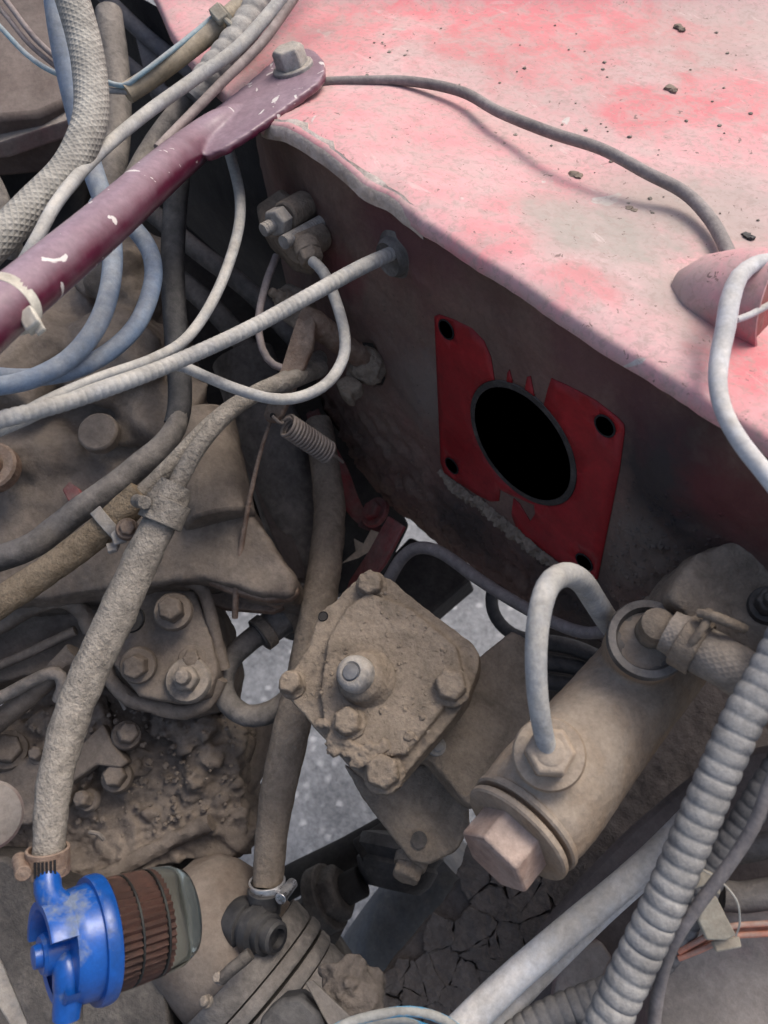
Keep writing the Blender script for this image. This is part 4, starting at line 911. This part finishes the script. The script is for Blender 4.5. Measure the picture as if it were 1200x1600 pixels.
# brown side panel running up to the right
slab([(1700, 1060), (1120, 1180), (1062, 1225), (985, 1290), (905, 1370), (840, 1450), (800, 1520), (770, 1950), (1700, 1950)], P(950, 1400, .64), nrm(.55 * ZU + .6 * VIEW - .45 * cR), .05).build('side_panel', M_brown, rail, bevel=.006)
slab([(870, 1530), (905, 1480), (940, 1470), (960, 1500), (930, 1560), (880, 1610), (860, 1600)], P(900, 1530, .60), nrm(.6 * ZU + .6 * VIEW), .02).build('rail_gusset', M_sediment, rail, bevel=.003)
# inner wing panel, lower right corner
wing = thing('inner_wing', 'dusty pink rounded inner wing panel under the corrugated conduits', 'body panel', P(1120, 1560, .62))
m = slab([(1700, 1380), (1150, 1425), (1090, 1445), (1050, 1490), (1022, 1560), (1005, 1950), (1700, 1950)], P(1110, 1540, .535), nrm(.7 * ZU + .6 * VIEW), .06)
m.build('wing_panel', M_sediment, wing, remesh=.004, smoothit=10, disp=.0015, dscale=.03)

# conduits in front
CP = .0105
hose('corrugated_conduit', 'thick grey corrugated conduit, the wider of the pair', 'conduit', [(1262, 930, .425, 60), (1205, 1045, .425, 62), (1160, 1125, .425, 62), (1120, 1215, .427, 62), (1082, 1305, .43, 63), (1042, 1400, .433, 64), (1000, 1490, .437, 65), (955, 1585, .44, 66), (925, 1660, .44, 66)], 62, M_conduit, corr(.0086, .06), .0009, 26)
hose('corrugated_conduit', 'narrower darker corrugated conduit curling under the thick one', 'conduit', [(1260, 1130, .46, 44), (1200, 1225, .46, 46), (1160, 1290, .465, 46), (1120, 1350, .47, 46), (1082, 1420, .478, 46), (1040, 1490, .487, 46), (985, 1535, .495, 46), (920, 1562, .50, 48), (850, 1592, .50, 50), (780, 1640, .50, 50)], 46, M_conduitd, corr(.0070, .06), .0008, 24)
hose('wiring_sleeve', 'smooth pale grey sleeve slanting down beside the conduits', 'sleeve', [(1120, 1235, .53, 40), (1050, 1310, .525, 42), (985, 1372, .52, 44), (890, 1452, .51, 46), (800, 1530, .50, 48), (730, 1598, .49, 50), (660, 1670, .48, 50)], 45, M_palecord, seg=24)
hose('wiring_sleeve', 'second thinner pale sleeve tucked along the wide pale grey one', 'sleeve', [(1010, 1370, .545, 28), (940, 1432, .54, 30), (870, 1500, .53, 32), (805, 1565, .515, 34), (750, 1625, .505, 34)], 30, M_palecord)
hose('thin_cable', 'thin brown cable curving over the taped joint of the conduits', 'cable', [(1250, 1130, .41), (1205, 1220, .412), (1178, 1290, .415), (1140, 1350, .42), (1095, 1410, .425), (1060, 1460, .432), (1038, 1510, .44), (1025, 1570, .45), (1018, 1660, .455)], 20, M_greycord, lumps(.08, 60))
q = thing('tape_wrap', 'band of old cream tape tied around the corrugated conduits', 'tape', P(1100, 1400, .45))
slab([(1068, 1362), (1085, 1352), (1112, 1362), (1128, 1375), (1126, 1400), (1100, 1385), (1075, 1392)], P(1100, 1375, .447), cv(.1, .3, .9), .004).build('tape_band', M_tie, q, bevel=.001)
slab([(1096, 1412), (1120, 1400), (1140, 1440), (1152, 1462), (1135, 1470), (1105, 1470), (1092, 1440)], P(1118, 1440, .458), cv(.2, .1, .9), .003).build('tape_end', M_tie, q, bevel=.001)
slab([(1112, 1470), (1156, 1462), (1160, 1480), (1120, 1488)], P(1135, 1474, .464), cv(0, .5, .8), .003).build('tape_tail', M_tie, q, bevel=.001)
tube3(rows([(1082, 1352, .44), (1120, 1372, .438), (1150, 1405, .438), (1156, 1440, .445), (1150, 1462, .455)], 3), .003, 6).build('thread', M_white, q)
for k, (dy, dd) in enumerate(((0, 0), (9, .004), (16, .0))):
    hose('orange_wire', ('topmost', 'middle', 'lowest')[k] + ' of three faded orange wires leaving the tape', 'wire', [(1060, 1488 + dy * .6, .475 + dd), (1095, 1468 + dy, .472 + dd), (1140, 1448 + dy, .47 + dd), (1180, 1444 + dy, .468 + dd), (1260, 1440 + dy, .46 + dd)], 9, M_orange)
hose('rubber_hose', 'short dusty grey hose end above the orange wires', 'hose', [(1128, 1398, .485), (1160, 1402, .483), (1200, 1396, .48), (1270, 1385, .475)], 46, M_rubbrown)
hose('rubber_hose', 'dusty hose lying behind the thin brown cable at the panel edge', 'hose', [(1150, 1330, .51), (1190, 1322, .505), (1270, 1300, .50)], 40, M_rubbrown)

# ================================================================ LOWER CENTRE, under the steering box
hose('drag_link', 'dark steel steering link crossing above the road behind the clamped hose', 'rod', [(395, 1420, .99), (450, 1380, .97), (540, 1335, .95), (640, 1280, .93)], 50, M_dark, seg=20)
q = thing('ball_joint', 'black rubber ball joint boot under the steering box', 'ball joint', P(620, 1350, .98))
lathe(P(630, 1300, .90), cv(-.2, -.9, .4), [(0, .02), (.008, .045), (.02, .05), (.03, .043), (.035, .046), (.05, .04), (.06, .03)], 32).build('boot', M_black, q)
cyl(P(650, 1290, .90), cv(-.8, -.4, .2), .07, .022).build('socket', M_dark, q, bevel=.003)
hose('shock_absorber', 'wide blue grey tube lying under the ball joint', 'tube', [(530, 1600, 1.05, 130), (600, 1490, 1.03, 132), (660, 1410, 1.01, 130), (720, 1340, 1.0, 120)], 130, M_bluegrey, seg=32)
q = thing('track_rod', 'greasy track rod end with lock nut beside the black fitting', 'rod end', P(510, 1430, .92))
slab([(455, 1410), (500, 1395), (530, 1425), (520, 1470), (545, 1500), (560, 1530), (515, 1530), (480, 1480), (450, 1450)], P(500, 1460, .90), cv(.2, .4, .8), .03).build('arm', M_engdark, q, bevel=.004)
tube3(rows([(465, 1415, .885, 40), (500, 1440, .885, 46), (528, 1460, .885, 46)], 44), .006, 20).build('sleeve', M_engdark, q, bevel=.002)
bolt_mb(P(512, 1402, .88), cv(.75, .45, .2), .030, .022, washer=1.2).build('lock_nut', M_engdark, q, bevel=.002, sharp=30)
cyl(P(530, 1395, .88), cv(.8, .45, .1), .03, .017).build('threaded_end', M_dark, q, bevel=.002)
hose('tie_rod', 'straight dull rod going down to the cracked mud of the rail', 'rod', [(500, 1470, .93), (540, 1530, .92), (585, 1600, .91)], 60, M_rubbrown, seg=20)
# dark frame parts behind the steering box
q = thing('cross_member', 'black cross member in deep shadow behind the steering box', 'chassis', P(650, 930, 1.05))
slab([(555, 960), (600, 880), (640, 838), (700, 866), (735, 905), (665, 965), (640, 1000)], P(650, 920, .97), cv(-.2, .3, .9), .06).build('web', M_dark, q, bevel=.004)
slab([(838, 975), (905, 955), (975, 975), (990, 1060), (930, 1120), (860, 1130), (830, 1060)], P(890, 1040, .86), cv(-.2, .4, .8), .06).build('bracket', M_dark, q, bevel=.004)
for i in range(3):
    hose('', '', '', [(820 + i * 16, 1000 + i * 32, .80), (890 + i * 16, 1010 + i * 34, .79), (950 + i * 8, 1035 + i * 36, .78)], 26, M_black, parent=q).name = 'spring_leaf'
slab([(455, 560), (520, 600), (640, 820), (600, 900), (560, 925), (480, 930), (450, 800)], P(530, 800, .98), cv(.1, .2, .9), .05).build('side_blocker', M_dark, q, bevel=.004)  # dark sheet added to close bright gaps and stand for shade
hose('black_hose', 'thin black hose loop hanging over the road behind the arched pipe', 'hose', [(775, 905, .80), (768, 935, .80), (775, 965, .80), (800, 990, .80), (845, 1005, .79)], 20, M_black)
# dry leaf caught behind the red strip
V = [P(x, y, d) for x, y, d in ((535, 880, .86), (556, 862, .855), (553, 842, .85), (568, 850, .85), (580, 828, .845), (592, 832, .85), (584, 858, .855), (560, 872, .86))]
lf = MB().add(V, [(0, 1, 7), (1, 2, 3), (1, 3, 6, 7), (3, 4, 5, 6)]).build('dry_leaf', M_leaf, smooth=False)
md = lf.modifiers.new('thick', 'SOLIDIFY'); md.thickness = .0006; tag(lf, 'pale dry leaf caught behind the red strip', 'leaf')

# ================================================================ PUMP, lower centre left
pm = thing('fuel_pump', 'brown oily domed pump canister with stacked rim rings', 'pump', P(380, 1520, .78))
pA, pB = P(285, 1405, .70), P(462, 1600, .675)
pa_ = nrm(pB - pA); PLn = np.linalg.norm(pB - pA); R = px(235, .69) / 2
M_pump = mat('oily_dome', (.13, .09, .065), (.24, .20, .165), .45, .6, bump=.35, scale=26)
lathe(pA, pa_, [(-.02, .001), (-.016, R * .45), (-.005, R * .72), (.012, R * .86), (.03, R * .92), (PLn * .58, R * .95)], 48).build('dome', M_pump, pm, sharp=60, disp=.001)
for h, r, t in ((.58, 1.03, .010), (.70, 1.05, .0055), (.80, 1.02, .0055), (.92, .99, .010)):
    lathe(pA + pa_ * PLn * h, pa_, [(-t, R * r * .82), (-t, R * r * .98), (-t * .6, R * r), (t * .6, R * r), (t, R * r * .98), (t, R * r * .82)], 56).build('rim_ring', M_rubbrown, pm)
lathe(pA + pa_ * PLn * .5, pa_, [(0, R * .84), (PLn * .6, R * .84)], 40).build('core', M_dark, pm)
for x, y in ((343, 1528), (322, 1565)):
    bolt(pm, x, y, .612, cv(-.4, .5, .7), 17, M_steel, h=.005, washer=1.2)
q = tube3(rows([(345, 1530, .612), (365, 1512, .61), (392, 1490, .612)], 20), .004, 10, lumps(.15, 60)).build('greasy_strap', M_engdark, pm)
fit = thing('hose_fitting', 'black stepped plastic fitting on the pump below the bright clamp', 'fitting', P(410, 1450, .66))
fx = cv(.80, .0, .6); fp = P(385, 1445, .655)
lathe(fp, fx, [(-.012, .012), (-.010, .020), (.004, .0205), (.005, .018), (.009, .018), (.010, .0205), (.018, .0205), (.020, .016), (.026, .016), (.027, .013), (.034, .0125), (.036, .0105), (.036, .0075), (.030, .007), (.030, .0001)], 36).build('stepped_body', M_blackclean, fit, sharp=35)
cyl(P(412, 1425, .66), cv(.05, 1, .1), .02, .014).build('hose_barb', M_blackclean, fit, bevel=.001)

# ================================================================ FUEL FILTER
ff = thing('fuel_filter', 'bright blue plastic fuel filter with clear pleated bowl', 'fuel filter', P(150, 1500, .55))
fa_ = cv(-.79, .02, .61)                     # cap points this way
fc = P(147, 1468, .50); Rf = px(188, .50) / 2
lathe(fc, fa_, [(-.006, Rf * .88), (-.006, Rf * .99), (-.004, Rf * 1.01), (.001, Rf * 1.01), (.003, Rf * .99), (.003, Rf * .90), (.010, Rf * .88), (.016, Rf * .86), (.018, Rf * .82), (.018, .001)], 56).build('cap', M_filter, ff, sharp=35)
u, v, n = frame(fa_)
def ang(x, y):   # polar angle of a picture point about the filter axis
    p = onplane(x, y, fc + fa_ * .03, fa_) - fc; return math.atan2(p.dot(v), p.dot(u))
a0, a1 = ang(48, 1468), ang(160, 1400)
if a1 < a0: a0, a1 = a1, a0
sp_ = a1 - a0
if sp_ > math.pi: a0, a1 = a1, a0 + 2 * math.pi
q = lathe(fc, fa_, [(.016, Rf * .66), (.016, Rf * .84), (.030, Rf * .82), (.032, Rf * .80), (.032, Rf * .69), (.030, Rf * .66), (.016, Rf * .66)], 36, a0=a0, a1=a1); q.build('rim_wall', M_filter, ff, sharp=35)
q = lathe(fc, fa_, [(.014, Rf * .70), (.014, Rf * .85), (.024, Rf * .84), (.025, Rf * .80), (.024, Rf * .70)], 36, a0=a1 + .35, a1=a1 + 2.6); q.build('rim_step', M_filter, ff, sharp=35)
lathe(fc + fa_ * .012, fa_, [(0, .0125), (.018, .0120), (.020, .0105), (.020, .0070), (.024, .0065), (.025, .0001)], 28).build('hub', M_filter, ff, sharp=35)
hubp = fc + fa_ * .020
tube3([[*(hubp), .0085], [*P(108, 1520, .478), .0088], [*P(104, 1590, .474), .0082]], .004, 20).build('outlet_spigot', M_filter, ff)
tube3([[*(fc + fa_ * .012 + cU * .02), .0085], [*P(78, 1400, .488), .0082], [*P(75, 1350, .497), .0080]], .004, 20).build('inlet_spigot', M_filter, ff)
box(fc + fa_ * .018 - cU * .018, fa_, nrm(np.cross(fa_, cU)), cU, .012, .010, .030).build('web', M_filter, ff, bevel=.001)
lathe(fc, -fa_, [(.004, Rf * .90), (.020, Rf * .895), (.040, Rf * .87), (.052, Rf * .83), (.060, Rf * .72), (.063, Rf * .5), (.064, .001)], 56).build('bowl', M_clear, ff, sharp=60)
lathe(fc, -fa_, [(.003, Rf * .80), (.042, Rf * .76), (.043, .001)], 240, mod=lambda h, th: 1 + .05 * math.cos(th * 40)).build('pleated_element', M_paper, ff, sharp=60)
for h in (.020, .0365):
    lathe(fc, -fa_, [(h, Rf * .83), (h + .0007, Rf * .832), (h + .0014, Rf * .83)], 60).build('element_band', M_ink, ff)
hose('mud_hose', 'dusty hose end pushed onto the lower spigot of the blue filter', 'hose', [(106, 1572, .476, 46), (104, 1620, .474, 48), (100, 1700, .47, 48)], 46, M_rubbrown, lumps(.08, 80), seg=24)

# ================================================================ BOTTOM EDGE
q = thing('battery_box', 'black sheet metal box behind the blue filter', 'box', P(60, 1560, .75))
slab([(-460, 1310), (10, 1340), (70, 1380), (200, 1420), (260, 1560), (300, 1950), (-460, 1950)], P(80, 1500, .66), nrm(.5 * ZU + .8 * VIEW), .08).build('box_side', M_engdark, q, bevel=.004)
slab([(-20, 1470), (4, 1505), (52, 1620), (30, 1625), (-10, 1560)], P(15, 1550, .52), cv(.3, .4, .8), .006).build('edge_strip', M_zinc, q, bevel=.001)
lathe(P(-22, 1275, .56), cv(.5, .3, .8), [(0, .024), (.006, .024), (.008, .022), (.008, .001)], 32).build('knob', M_sediment, q, sharp=35)
q = thing('relay_bracket', 'dark plastic relay with a bent metal bracket at the mud edge', 'relay', P(470, 1600, .60))
slab([(402, 1620), (408, 1588), (440, 1560), (470, 1556), (500, 1585), (520, 1640), (420, 1660)], P(450, 1600, .525), cv(0, .4, .9), .04).build('relay_case', M_black, q, bevel=.003)
slab([(476, 1535), (486, 1530), (560, 1600), (590, 1640), (540, 1650), (505, 1590)], P(520, 1590, .53), cv(-.2, .5, .8), .005).build('bracket_plate', M_rubbrown, q, bevel=.001)
q = MB(); q.add(*blob(P(548, 1545, .565), .022, random.Random(8), .8)); q.add(*blob(P(570, 1535, .57), .014, random.Random(6), .8))
tag(q.build('mud_clod', M_tar, remesh=.0018, smoothit=1, disp=.003, dscale=.01), 'large cracked mud clod beside the relay bracket', 'debris')
hose('blue_wire', 'bright blue wire with worn dusty patches along the bottom edge', 'wire', [(480, 1640, .47), (530, 1605, .472), (580, 1588, .475), (640, 1580, .477), (690, 1592, .48), (740, 1625, .48)], 15, M_bluewire)
hose('blue_wire', 'second thinner blue wire under the worn blue wire', 'wire', [(520, 1640, .485), (570, 1605, .487), (630, 1595, .49), (680, 1610, .49)], 11, M_bluewire)
